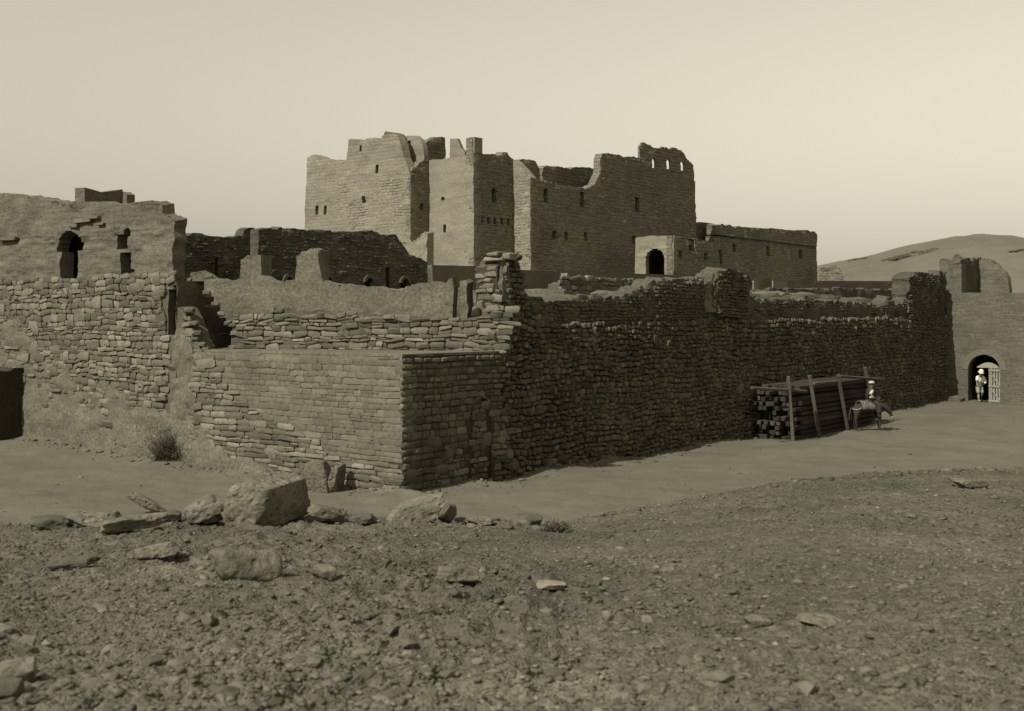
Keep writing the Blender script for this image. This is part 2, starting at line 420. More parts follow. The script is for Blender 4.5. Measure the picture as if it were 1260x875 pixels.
# ------------------------------------------------------------------ wall builder
def wall(name, parent, fr, sa, sb, zb, prof, mt, holes=(), th=0.6, res=0.2, rough=0.03, rsc=2.0, w0=0.0, batter=0.0, crumble=0.05, csc=0.35,
         rise=0.08, ragged=0.0, course=0.0, seed=0, flare=0.0, skew=(0, 0)):
    """A thick wall in a frame: uneven front, crumbling top line prof [(s, z)], openings cut right through."""
    ps = np.array([p[0] for p in prof]); pz = np.array([p[1] for p in prof])
    S = list(np.linspace(sa, sb, max(2, int(round((sb-sa)/res))+1)))
    for h in holes:
        S += list(np.linspace(h[0], h[1], 13 if len(h) > 4 and h[4] else 5))
    S += [p for p in ps if sa < p < sb]
    S = np.array(sorted(S)); S = S[np.concatenate(([True], np.diff(S) > 0.012))]
    top = np.interp(S, ps, pz)
    top = top+crumble*fbm(S/csc, 0.5, seed=seed+90, octaves=3)
    Zl = list(np.arange(zb, top.max()+res, res))
    for h in holes:
        Zl += list(np.linspace(h[2], h[3], 4)) if not (len(h) > 4 and h[4]) else [h[2]]+list(np.linspace(max(h[2], h[3]-(h[1]-h[0])/2), h[3], 8))
    Zl = np.array(sorted(Zl)); Zl = Zl[np.concatenate(([True], np.diff(Zl) > 0.012))]
    nS, nZ = len(S), len(Zl)
    J = np.array([int(np.argmax(Zl >= t-1e-6)) if (Zl >= t-1e-6).any() else nZ-1 for t in top])
    idx = {}; vs, vz, vtop, vend = [], [], [], []
    def vid(i, j):
        j = min(j, J[i])
        k = (i, j)
        if k not in idx:
            idx[k] = len(vs); vs.append(S[i]); vz.append(min(Zl[j], top[i])); vtop.append(j == J[i]); vend.append(-1 if i == 0 else (1 if i == nS-1 else 0))
        return idx[k]
    faces = []
    for i in range(nS-1):
        sc = (S[i]+S[i+1])/2
        for j in range(max(J[i], J[i+1])):
            zc = (Zl[j]+Zl[min(j+1, nZ-1)])/2
            skip = False
            for h in holes:
                if h[0] < sc < h[1] and h[2] < zc < h[3]:
                    if len(h) > 4 and h[4]:               # arched head
                        r = (h[1]-h[0])/2; zs = h[3]-min(r, h[3]-h[2])
                        if zc > zs and ((sc-(h[0]+h[1])/2)/r)**2+((zc-zs)/max(h[3]-zs, 1e-3))**2 > 1.0: continue
                    skip = True; break
            if skip: continue
            q = [vid(i, j), vid(i+1, j), vid(i+1, j+1), vid(i, j+1)]
            u = []
            for k in q:
                if k not in u: u.append(k)
            if len(u) >= 3: faces.append(u)
    vs, vz = np.array(vs), np.array(vz); vtop = np.array(vtop); vend = np.array(vend)
    wv = w0-batter*(vz-zb)+rough*fbm(vs*rsc, vz*rsc*1.6, seed=seed, octaves=4, gain=0.6)
    if course:
        wv = wv+course*fbm(vs*1.3, vz*7.5, seed=seed+5, octaves=2)
    if flare:
        wv = wv+flare*np.clip(1-(vz-zb)/2.5, 0, 1)
    zf = np.where(vtop, vz-rise*(0.6+0.4*vnoise(vs*5, 0.1, seed=seed+3)), vz)
    sf = vs+ragged*vend*vnoise(vz*4.0, 3.3, seed=seed+9)
    sf = sf+batter*(vz-zb)*(skew[0]+(skew[1]-skew[0])*(vs-sa)/(sb-sa))    # leaning corners stay closed
    sk = sf[:, None]*fr.d+fr.p0
    front = np.column_stack((sk+fr.n*wv[:, None], zf))
    wb = w0-th-batter*(vz-zb)*0.3
    back = np.column_stack((sk+fr.n*np.broadcast_to(wb, wv.shape)[:, None], vz))
    n = len(vs)
    edges = {}
    for fc in faces:
        for a, b in zip(fc, fc[1:]+fc[:1]):
            edges[(a, b)] = edges.get((a, b), 0)+1
    allf = [tuple(fc) for fc in faces]+[tuple(n+k for k in fc[::-1]) for fc in faces]
    for (a, b) in edges:
        if (b, a) not in edges: allf.append((b, a, a+n, b+n))
    uv = np.vstack((np.column_stack((vs, vz)), np.column_stack((vs+wb-wv, vz))))
    return link(name, np.vstack((front, back)), allf, mt, parent, uv=uv)

# ------------------------------------------------------------------ stones
def rock_verts(seed, sub=3, planes=11, nz=0.03, blocky=False, kp=30):
    r = random.Random(seed)
    bm = bmesh.new(); bmesh.ops.create_icosphere(bm, subdivisions=sub, radius=1.0)
    d = np.array([v.co[:] for v in bm.verts]); f = [tuple(v.index for v in q.verts) for q in bm.faces]; bm.free()
    d /= np.linalg.norm(d, axis=1)[:, None]
    pl = []
    for ax in range(3):
        for sg in (-1, 1):
            nv = np.array([r.gauss(0, .07 if blocky else .16) for _ in range(3)]); nv[ax] += sg; pl.append((nv/np.linalg.norm(nv), r.uniform(.60, .66) if blocky else r.uniform(.62, .8)))
    for _ in range(planes):
        nv = np.array([r.gauss(0, 1) for _ in range(3)]); pl.append((nv/np.linalg.norm(nv), r.uniform(.72, .95) if blocky else r.uniform(.70, .96)))
    kp = kp if sub > 2 else 60
    acc = np.full(len(d), (1/1.25)**kp)
    for nv, dd in pl:
        acc = acc+(np.maximum(d@nv, 0)/dd)**kp
    rad = acc**(-1/kp)
    p = d*rad[:, None]
    p = p*(1+nz*fbm(p[:, 0]*2.2+seed, p[:, 1]*2.2, p[:, 2]*2.2, seed=seed, octaves=5, gain=.55))[:, None]
    p /= np.abs(p).max(axis=0)
    return p, f
STONE_CHUNKS = [rock_verts(900+k, 2, nz=.05, blocky=True) for k in range(6)]
def stone_template(k, edge_y=-0.25, cut=0.0, jit=0.035):
    r = random.Random(100+k)
    g = 4
    xs = [-0.5, -0.5+0.16+r.uniform(-.04, .05), 0.5-0.16+r.uniform(-.05, .04), 0.5]
    zs = [-0.5, -0.5+0.22+r.uniform(-.05, .05), 0.5-0.22+r.uniform(-.05, .05), 0.5]
    tl = [r.uniform(-.12, .12) for _ in range(2)]
    v = []
    for j in range(g):
        for i in range(g):
            x = xs[i]; z = zs[j]
            edge = i in (0, g-1); edz = j in (0, g-1)
            y = edge_y if (edge or edz) else -1.0+r.uniform(-.22, .22)
            if edge and edz: y = edge_y+.2; x *= 0.92-cut*r.uniform(0, 2); z *= 0.88-cut*r.uniform(0, 2)
            x += r.uniform(-jit, jit); z += r.uniform(-jit, jit)*1.4
            y += tl[0]*x*2+tl[1]*z*2
            v.append((x, y, z))
    f = [(j*g+i, j*g+i+1, (j+1)*g+i+1, (j+1)*g+i) for j in range(g-1) for i in range(g-1)]
    ring = [0, 1, 2, 3, 7, 11, 15, 14, 13, 12, 8, 4]
    b = len(v)
    for q in ring: v.append((v[q][0]*.97, 0.9, v[q][2]*.97))
    for a in range(12):
        c = (a+1) % 12
        f.append((ring[c], ring[a], b+a, b+c))
    return np.array(v), f
TPL = [stone_template(k, -0.2, .05) for k in range(20)]+[stone_template(40+k, -.72, .03, .05) for k in range(20)]
DOMED, FLAT = (0, 20), (20, 40)
def lay(fr, s0, s1, z0, z1, ch, ln, seed, gap=0.02, wob=0.03, vgap=None):
    """Courses of stones: list of (s, z, length, height)."""
    r = random.Random(seed); out = []
    z = z0; row = 0
    while z < z1:
        h = r.uniform(*ch); s = s0-r.uniform(0, ln[0])
        while s < s1:
            l = r.uniform(*ln)
            if r.random() < 0.12: l *= 0.55
            dz = wob*float(vnoise(s*0.5, z*0.7, seed=seed))
            if r.random() < 0.12 and l < ln[1]*.7:        # two thin stones where one would fit
                out.append((s+l/2, z+h*.27+dz, l-gap, h*.5)); out.append((s+l/2, z+h*.77+dz, l-gap, h*.44))
            else:
                out.append((s+l/2, z+h/2+dz+(r.uniform(-.012, .012) if wob else 0), l-(gap*r.uniform(.5, 1.6) if vgap is None else vgap), h-gap*r.uniform(.3, 1.3)))
            s += l
        z += h; row += 1
    return out
def link_fast(name, V, Fa, mt, parent=None, loc=None, sharp=0):
    """A large mesh of equal faces from arrays."""
    o0 = WL[parent] if parent is not None else np.array(loc if loc is not None else (0, 0, 0), float)
    me = bpy.data.meshes.new(name); n, k = Fa.shape
    me.vertices.add(len(V)); me.vertices.foreach_set('co', (V-o0).astype(np.float32).ravel())
    me.loops.add(n*k); me.loops.foreach_set('vertex_index', Fa.astype(np.int32).ravel())
    me.polygons.add(n); me.polygons.foreach_set('loop_start', np.arange(0, n*k, k, dtype=np.int32))
    if sharp: me.polygons.foreach_set('use_smooth', [True]*n)
    me.update(calc_edges=True)
    if sharp: me.set_sharp_from_angle(angle=math.radians(sharp))
    me.materials.append(mt)
    o = bpy.data.objects.new(name, me); COL.objects.link(o)
    if parent is not None: o.parent = parent
    else: o.location = o0
    WL[o] = o0
    return o
TPA = np.array([t[0] for t in TPL]); TPF = np.array(TPL[0][1])
def set_stones(parent, fr, stones, mt, depth=(0.03, 0.08), nparts=300, seed=0, batter=0.0, zb=0.0, name='stone', w0=0.0, stuffname='rubble_stones', tilt=3.5,
               shape=None, warp=(0.07, 0.045, 2.3), big=0.05, skewx=None):
    """Stones laid on a wall face: those that show largest become parts, the rest one part."""
    if not stones: return
    r = np.random.RandomState(seed+1); lo, hi = shape or FLAT
    A = np.array(stones, float)
    fat = r.rand(len(A)) < big
    A[fat, 2] *= 1.25; A[fat, 3] *= 1.7
    N = len(A)
    dp = r.uniform(*depth, N)*np.where(fat, 1.35, 1.0)
    ang = np.radians(r.normal(0, tilt, N)); ca, sa = np.cos(ang)[:, None], np.sin(ang)[:, None]
    T = TPA[r.randint(lo, hi, N)]
    lx, lz = T[:, :, 0]*A[:, 2:3], T[:, :, 2]*A[:, 3:4]
    S = A[:, 0:1]+lx*ca-lz*sa; Z = A[:, 1:2]+lx*sa+lz*ca
    if warp:
        wa, wb, f = warp
        S, Z = S+wa*fbm(S*f, Z*f*1.5, seed=seed+70, octaves=2), Z+wb*fbm(S*f, Z*f*1.5, seed=seed+75, octaves=2)
    Wv = w0-batter*(Z-zb)-T[:, :, 1]*dp[:, None]
    if skewx is not None: S = S+batter*(Z-zb)*(skewx[0]+(skewx[1]-skewx[0])*np.clip((S-skewx[2])/(skewx[3]-skewx[2]), 0, 1))
    V = np.stack((fr.p0[0]+fr.d[0]*S+fr.n[0]*Wv, fr.p0[1]+fr.d[1]*S+fr.n[1]*Wv, Z), -1)
    c = V.mean(1); xx = CX+F*c[:, 0]/c[:, 1]
    vis = (np.abs(xx-630) < 650) & (c[:, 2] > np.array([float(plain(q[0], q[1])) for q in c])+.05)
    order = np.argsort(-(A[:, 2]*A[:, 3]/c[:, 1]**2*np.where(vis, 1, 1e-4)))
    for q in order[:nparts]:
        p = V[q].mean(0)
        me = bpy.data.meshes.new(name); me.from_pydata((V[q]-p).tolist(), [], TPL[0][1])
        me.polygons.foreach_set('use_smooth', [True]*len(TPF)); me.set_sharp_from_angle(angle=math.radians(42)); me.materials.append(mt)
        o = bpy.data.objects.new(name, me); COL.objects.link(o); o.parent = parent; o.location = p-WL[parent]
    rest = order[nparts:]
    if len(rest):
        nv = V.shape[1]
        Fa = (TPF[None]+(np.arange(len(rest))*nv)[:, None, None]).reshape(-1, 4)
        tag(link_fast(stuffname, V[rest].reshape(-1, 3), Fa, mt, parent, sharp=42), kind='stuff')
def face_bricks(parent, fr, a, b, z0, prof, mt, ch, ln, seed, holes=(), depth=(0.03, 0.09), w0=-0.02, batter=0.0, zb=0.0, shape=None, keepf=1.0, nparts=0, skewx=None, name='brick', warp=(0.05, 0.03, 2.2), margin=0.0, tilt=2.5):
    """Bricks over a wall face, within its top line and clear of its openings."""
    ps, pz = [p[0] for p in prof], [p[1] for p in prof]
    r = random.Random(seed); out = []
    for st in lay(fr, a, b, z0, max(pz), ch, ln, seed, gap=.02, wob=.05):
        sc, z, l, h = st
        if sc-l/2 < a-.02 or sc+l/2 > b+.02 or z+h*.5 > np.interp(sc, ps, pz)-margin: continue
        if any(q[0]-l*.5 < sc < q[1]+l*.5 and q[2]-h*.5 < z < q[3]+h*.5 for q in holes): continue
        if keepf < 1 and r.random() > keepf+.5*float(vnoise(sc*.35, z*.5, seed=seed)): continue
        out.append(st)
    set_stones(parent, fr, out, mt, depth=depth, nparts=nparts, seed=seed, batter=batter, zb=zb, w0=w0, shape=shape, stuffname=name+'s', name=name, tilt=tilt, big=.02, skewx=skewx, warp=warp)

def in_poly(x, y, poly):
    c = False; n = len(poly)
    for i in range(n):
        x1, y1 = poly[i]; x2, y2 = poly[(i+1) % n]
        if (y1 > y) != (y2 > y) and x < (x2-x1)*(y-y1)/(y2-y1)+x1: c = not c
    return c
def px_of(fr, s, z):
    p = fr.at(s); return CX+F*p[0]/p[1], HOR+(EYE-z)/p[1]*F

def hole(fr, x0, x1, y0, y1, arch=False):
    """Opening from its image extents (y0 above y1)."""
    s0, s1 = fr.S(x0), fr.S(x1); Ym = fr.at((s0+s1)/2)[1]
    return (s0, s1, Zat(y1, Ym), Zat(y0, Ym), arch)

# ------------------------------------------------------------------ low bastion
UR = (0.606, 0.796); UL = (0.796, -0.606)
CNR = P(495, 27.0)
LF = Frame(CNR, UL); RF = Frame(CNR, UR)
bast = thing('bastion', 'low bastion of flat stone courses with sunlit front and dark side, at the near corner', 'bastion', (CNR[0], CNR[1], 0.2))
ZB = 3.58
sL = LF.S(238)
S_END = RF.S(616)
flat_top = lambda a, b, z: [(a, z), (b, z)]
wall('wall_front', bast, LF, sL, 0.0, -0.6, flat_top(sL, 0, ZB), M['flush_mortar'], th=0.5, res=0.16, rough=0.014, w0=-0.004, rsc=3, crumble=0.0, rise=0.0, seed=1)
# blocked doorway in the dark side
dh = hole(RF, 578, 604, 490, 600, True)
wall('wall_side', bast, RF, 0.0, S_END, -0.6, flat_top(0, S_END, ZB), M['shade_mortar'], holes=[dh], th=0.5, res=0.14, rough=0.016, rsc=3, crumble=0.0, rise=0.0, seed=2)
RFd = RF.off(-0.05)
wall('doorway_infill', bast, RFd, dh[0]-.1, dh[1]+.1, -0.6, flat_top(dh[0]-.1, dh[1]+.1, dh[3]+.1), M['shade_mortar'], th=0.2, res=0.15, rough=0.02, crumble=0, rise=0, seed=3)
mb = MB()
cs, rr = (dh[0]+dh[1])/2, (dh[1]-dh[0])/2
zs = dh[3]-rr
for k in range(13):                                       # arch band
    a0, a1 = math.pi*k/13, math.pi*(k+1)/13
    pts = []
    for wv in (0.03, -0.05):
        for (a, q) in ((a0, rr+.02), (a0, rr+.07), (a1, rr+.07), (a1, rr+.02)):
            p = RF.at(cs+q*math.cos(a))+RF.n*wv; pts.append((p[0], p[1], zs+q*math.sin(a)))
    mb.hexa(pts)
mb.build('door_arch', M['shade_stone'], bast)
RUB = [(215, 380), (262, 430), (268, 455), (300, 500), (345, 520), (400, 545), (418, 568), (500, 572), (500, 640), (200, 640)]
flush, rub = [], []
for st in lay(LF, sL, -0.05, 0.0, ZB-0.02, (0.12, 0.19), (0.24, 0.75), 5, gap=0.014, wob=0.0, vgap=0.006):
    if st[0]+st[2]/2 > -0.0: st = (st[0]-(st[2]/2+st[0]), st[1], st[2], st[3])
    x, y = px_of(LF, st[0], st[1])
    if st[1]+st[3]/2 > ZB-0.01: continue
    (rub if in_poly(x, y, RUB) else flush).append(st)
set_stones(bast, LF, flush, M['flush'], depth=(0.010, 0.020), nparts=200, seed=11, tilt=0.6, warp=(.03, .014, 1.5), big=0, name='block', stuffname='small_blocks')
set_stones(bast, LF, rub, M['stone'], depth=(0.03, 0.07), nparts=100, seed=12, tilt=2.5, warp=(.05, .03, 2.0))
side = []
for st in lay(RF, 0.0, S_END, 0.0, ZB-0.02, (0.13, 0.20), (0.18, 0.46), 6, gap=0.018, wob=0.0, vgap=0.008):
    if st[0]-st[2]/2 < 0: st = (st[2]/2, st[1], st[2], st[3])
    if st[1]+st[3]/2 > ZB-0.01: continue
    if dh[0]-.14 < st[0] < dh[1]+.14 and st[1] < zs: 
        if dh[0] < st[0] < dh[1]: continue
        if st[0]-st[2]*.3 < dh[1] and st[0]+st[2]*.3 > dh[0]: continue
    elif math.hypot(st[0]-cs, st[1]-zs) < rr+.08: continue
    side.append(st)
lowr = [s for s in side if s[1] < 1.5]; upr = [s for s in side if s[1] >= 1.5]
set_stones(bast, RF, upr, M['shade_stone'], depth=(0.025, 0.055), nparts=0, seed=13, tilt=2.0, warp=(.04, .018, 2.0), big=0, shape=DOMED, stuffname='side_blocks')
set_stones(bast, RF, lowr, M['shade_stone'], depth=(0.03, 0.06), nparts=0, seed=14, tilt=2.5, warp=(.04, .02, 2.5), shape=DOMED, stuffname='side_stones')
inf = [s for s in lay(RFd, dh[0], dh[1], 0.0, dh[3]-.05, (0.13, 0.18), (0.17, 0.34), 8) if dh[0]+s[2]*.4 < s[0] < dh[1]-s[2]*.4 and (s[1] < zs or math.hypot(s[0]-cs, s[1]-zs) < rr-.05)]
set_stones(bast, RFd, inf, M['shade_stone'], depth=(0.03, 0.07), nparts=0, seed=15, stuffname='infill_stones')

# upper wall frame (stands back on the bastion)
UA = RF.at(S_END); UB = P(220, 32.9)
UW = Frame(UA, UA-UB)
LU = np.linalg.norm(UA-UB)
cop = [LF.at(sL)+LF.n*.006, CNR+LF.n*.006+RF.n*.006, RF.at(S_END)+RF.n*.006, RF.at(S_END)-RF.n*.5, UB-UW.n*.3]
cv = [(p[0], p[1], z) for z in (ZB-.03, ZB+.03) for p in cop]
n5 = len(cop)
link('coping', cv, [tuple(range(n5, 2*n5)), tuple(range(n5))[::-1]]+[(i, (i+1) % n5, n5+(i+1) % n5, n5+i) for i in range(n5)], M['flush_mortar'], bast, smooth=False)

# ------------------------------------------------------------------ upper wall with plaster and two pier stubs
uw = thing('plastered_wall', 'sunlit wall of rough stones with smooth mud plaster and two pier stubs above the bastion', 'wall', (UB[0]/2+UA[0]/2, UB[1]/2+UA[1]/2, ZB))
st_top = UW.prof([(200, 374), (262, 380), (300, 378), (400, 382), (500, 389), (560, 392), (590, 390), (600, 380), (614, 372), (630, 372)])
CREV = [(224, 344), (248, 344), (250, 362), (256, 362), (257, 374), (266, 376), (267, 390), (274, 392), (274, 404), (283, 408), (281, 424), (263, 430), (262, 412), (250, 410), (249, 395), (240, 392), (238, 374), (226, 370)]
crev_holes = [hole(UW, 225, 250, 346, 366), hole(UW, 234, 262, 365, 379), hole(UW, 240, 270, 378, 392), hole(UW, 246, 278, 391, 403), hole(UW, 250, 285, 402, 411), hole(UW, 258, 284, 410, 428)]
wall('stone_core', uw, UW, -LU-0.3, 0.0, ZB-0.35, st_top, M['mortar'], holes=crev_holes, th=2.4, res=0.15, rough=0.03, crumble=0.05, rise=0.02, w0=-0.02, seed=21)
wall('back_core', uw, UW.off(-2.43), -LU-0.3, -0.4, ZB-0.35, UW.prof([(180, 352), (300, 352), (640, 380)]), M['mortar'], th=0.2, res=0.5, rough=0.02, seed=22)
us = []
for st in lay(UW, -LU, 0.1, ZB-0.02, 5.5, (0.08, 0.19), (0.16, 0.55), 31, gap=0.016, wob=0.08):
    x, y = px_of(UW, st[0], st[1])
    tz = np.interp(st[0], [p[0] for p in st_top], [p[1] for p in st_top])
    if st[1]+st[3]*.4 > tz: continue
    if any(h[0]-st[2]*.3 < st[0] < h[1]+st[2]*.3 and h[2]-.06 < st[1] < h[3]+.06 for h in crev_holes): continue
    us.append(st)
set_stones(uw, UW, us, M['stone'], depth=(0.025, 0.085), nparts=240, seed=32, tilt=4)
pl_prof = UW.prof([(226, 342), (232, 336), (244, 333), (254, 337), (262, 343), (280, 344), (293, 341), (294.5, 330), (295, 318), (303, 313), (318, 313), (320, 315), (320.6, 338), (330, 341), (345, 346), (362, 343),
                   (363.5, 330), (364.5, 316), (374, 307), (385, 304), (390.5, 306), (391.5, 330), (396, 343), (408, 348), (425, 349), (445, 352), (465, 352), (482, 356), (495, 353), (510, 349), (530, 346), (546, 346), (551, 341), (557, 340)])
wall('plaster', uw, UW, UW.S(227), UW.S(557), 4.35, pl_prof, M['plaster'], holes=crev_holes[:5], th=0.32, res=0.09, rough=0.018, rsc=2.0, w0=-0.05, crumble=0.04, csc=.25, rise=0.07, ragged=0.03, seed=25)
face_bricks(uw, UW, UW.S(230), UW.S(554), 4.55, pl_prof, M['mud_block'], (.09, .14), (.16, .36), 174, holes=crev_holes[:5], depth=(.02, .06), w0=-.06, keepf=.03, name='mudbrick', margin=.03)
for x0, x1, yt, sd in ((293.5, 320.5, 313.5, 26), (362.5, 391.5, 306, 27)):       # deep piers behind the stubs
    a, b = UW.S(x0), UW.S(x1)
    zt = Zat(yt, UW.at((a+b)/2)[1])
    wall('pier', uw, UW, a, b, 5.0, [(a, zt-.12), (a+.2, zt), (b, zt)], M['plaster'], th=0.58, res=0.09, rough=0.03, rsc=2.2, w0=-0.10, crumble=0.05, rise=0.08, ragged=0.04, seed=sd)
wall('pier', uw, UW.off(-0.25), UW.S(562), UW.S(571), 4.3, UW.prof([(562, 345), (567, 343), (571, 346)]), M['plaster'], th=0.5, res=0.08, rough=0.03, crumble=0.02, ragged=0.03, seed=28)

# ------------------------------------------------------------------ ruined building at the left
MASS_R = LF.S(212)
MASS_L = LF.S(-110)
left = thing('ruined_building', 'ruined mud building with two broken windows above rough stonework and sloping plaster', 'ruin', (*LF.at(LF.S(100)), 0.5))
zst = lambda x, y: LF.sz(x, y)
stone_top = LF.prof([(-120, 340), (60, 346), (150, 346), (218, 346)])
wall('stone_core', left, LF, MASS_L, LF.S(216), -0.5, stone_top, M['mortar'], holes=[hole(LF, 206, 215.5, 351, 412)], th=1.0, res=0.2, rough=0.03, crumble=0.02, rise=0.0, ragged=0.08, w0=-0.03, seed=41)
mud_prof = LF.prof([(-120, 234), (-20, 237), (0, 238), (25, 239), (45, 241), (62, 245), (76, 249), (90, 247), (110, 247), (140, 249), (150, 252), (158, 248), (172, 247), (190, 247), (197, 250), (198, 262), (203, 265), (211, 267), (214, 272), (214.5, 300)])
h1 = [hole(LF, 67.5, 100, 284, 309, True), hole(LF, 73.5, 92.5, 306, 345), hole(LF, 140.5, 155, 288, 306.5), hole(LF, 149, 158, 280, 291, True), hole(LF, 147, 158.5, 310.5, 344), hole(LF, 156, 163, 331, 343.5)]
wall('mudbrick_wall', left, LF, MASS_L, LF.S(212), 5.3, mud_prof, M['mud'], holes=h1, th=0.42, res=0.13, rough=0.05, rsc=1.3, w0=-0.06, crumble=0.07, rise=0.10, ragged=0.10, course=0.02, seed=42)
# closed room behind the windows
B2 = LF.off(-1.2)
wall('inner_wall', left, B2, MASS_L, LF.S(172), 4.5, [(MASS_L, 7.9), (LF.S(172), 7.0)], M['mud'], th=0.4, res=0.4, rough=0.04, seed=43)
wall('roof_vault', left, LF.off(-0.44), MASS_L, LF.S(172), 7.36, [(MASS_L, 8.2), (LF.S(60), 7.9), (LF.S(172), 7.5)], M['mud'], th=1.1, res=0.4, rough=0.03, rise=0.0, seed=44)
mb = MB(); mb.box(LF, LF.S(168), LF.S(168)+.25, -1.5, -0.44, 4.5, 7.2, 0.02); mb.build('cross_wall', M['mud'], left)
# ledges, cracks and loose courses on the mud face
for (x0, x1, y, hh) in ((92, 112, 275, 5), (103, 122, 271, 4), (86, 96, 281, 4), (0, 20, 297, 4), (120, 128, 277, 3)):
    a, b = LF.S(x0), LF.S(x1); z = Zat(y, LF.at(a)[1])
    mb = MB(); mb.box(LF, a, b, -0.1, 0.06, z, z+hh*.024, 0.02); mb.build('loose_brick', M['mud_block'], left, bevel=0.012)
# parapet box on the roof
PX = Frame(P(104, 36.6), UR)
pz0, pz1 = Zat(252, 36.6), Zat(230, 36.6)
wall('parapet', left, PX, 0.0, PX.S(151), pz0-.6, [(0, pz1), (PX.S(125), pz1-.1), (PX.S(151), pz1+.05)], M['mud'], th=0.55, res=0.12, rough=0.02, crumble=0.02, rise=0.02, seed=45)
PX2 = Frame(PX.at(PX.S(151)), UL)
wall('parapet', left, PX2, -0.1, 0.24, pz0-.6, [(0, pz1-.02), (.24, pz1-.12)], M['mud'], th=0.3, res=0.1, rough=0.02, crumble=0.02, rise=0.02, seed=46)
# rubble stones
PL_LINE = [(-130, 372), (0, 378), (22, 384), (34, 410), (52, 432), (80, 446), (130, 472), (165, 488), (210, 502), (246, 512), (268, 540), (310, 562), (360, 582), (380, 600), (380, 640), (-130, 640)]
ls = []
for st in lay(LF, MASS_L, LF.S(213), 0.5, 5.72, (0.11, 0.22), (0.18, 0.52), 51, gap=0.016, wob=0.09):
    x, y = px_of(LF, st[0], st[1])
    if (in_poly(x, y-20, PL_LINE) and rng.random() > .42) or in_poly(x+8, y, [(214, 400), (236, 400), (240, 545), (214, 545)]): continue
    if 200 < x < 222 and 345 < y < 415: continue
    ls.append(st)
set_stones(left, LF, ls, M['stone'], depth=(0.025, 0.075), nparts=300, seed=52, tilt=4)
for q, (x, y, sz) in enumerate(((229, 345, .18), (230, 382, .2), (236, 398, .18), (240, 410, .18), (246, 424, .16), (286, 428, .2), (288, 410, .18), (279, 398, .16), (272, 386, .18), (264, 374, .16), (253, 360, .18), (228, 392, .16), (238, 416, .16), (250, 430, .14))):
    fr_ = UW if q in (0, 5, 6, 7, 8, 9, 10) else LF
    s_, z_ = fr_.sz(x, y); p_ = fr_.at(s_)-fr_.n*.08
    rv, rf = STONE_CHUNKS[q % len(STONE_CHUNKS)]
    link('stone', rv*np.array((sz*.8, sz*.75, sz*.45))+np.array((p_[0], p_[1], z_)), rf, M['stone'], left, sharp=30)
# stones between the ruin and the bastion
js = []
for st in lay(LF, LF.S(213), sL+.1, 0.6, 4.6, (0.17, 0.27), (0.24, 0.5), 53, gap=0.03, wob=0.05):
    x, y = px_of(LF, st[0], st[1])
    if x < 226 or in_poly(x, y-22, PL_LINE) or y < np.interp(x, (224, 230, 236, 243, 250, 262), (380, 392, 408, 424, 432, 433))+3 or (x < 243 and y > 415): continue
    js.append(st)
set_stones(left, LF, js, M['stone'], depth=(0.04, 0.10), nparts=60, seed=54, tilt=4, w0=0.02)
jt = LF.prof([(205, 352), (213, 356), (216, 376), (224, 380), (230, 392), (236, 408), (243, 424), (250, 432), (262, 433)])
wall('stone_core', left, LF, LF.S(217), sL+.25, -0.5, jt, M['mortar'], th=0.5, res=0.15, rough=0.04, crumble=0.05, w0=-0.035, seed=47)
# plaster skirt over the foot of the stonework, and a plastered streak
sk = LF.prof([(-130, 370), (0, 376), (22, 383), (34, 408), (52, 430), (80, 446), (130, 472), (165, 488), (210, 502), (246, 512), (268, 540), (310, 562), (360, 586), (380, 604)])
wall('plaster', left, LF, MASS_L, LF.S(380), -0.5, sk, M['plaster'], th=0.3, res=0.12, rough=0.055, rsc=1.5, w0=0.035, crumble=0.22, csc=0.7, rise=0.10, flare=0.10, seed=48)
stp = LF.prof([(211, 425), (216, 404), (222, 386), (229, 388), (235, 412), (241, 440), (242, 500)])
wall('plaster', left, LF, LF.S(212), LF.S(241), 0.0, stp, M['plaster'], th=0.3, res=0.10, rough=0.06, rsc=2.6, w0=0.02, crumble=0.10, csc=.2, rise=0.1, ragged=0.22, seed=49)
# projecting buttress at the picture edge
BT = Frame(LF.at(LF.S(30)), UR)                           # its dark side runs out from the wall towards the viewer
bt0 = -1.05
BY = BT.at(bt0)[1]
wall('buttress', left, BT, bt0, 0.3, -0.5, [(bt0, Zat(456, BY)), (0.3, Zat(450, BY))], M['shade_mortar'], th=2.4, res=0.13, rough=0.04, crumble=0.05, rise=0.12, ragged=0.03, seed=50)
BF = Frame(BT.at(bt0), UL)
bs = [s for s in lay(BF, -2.4, 0.0, 0.2, Zat(458, BY), (0.16, 0.25), (0.25, 0.5), 57) if s[0]+s[2]/2 < 0.02]
set_stones(left, BF, bs, M['stone'], depth=(0.04, 0.09), nparts=12, seed=58)

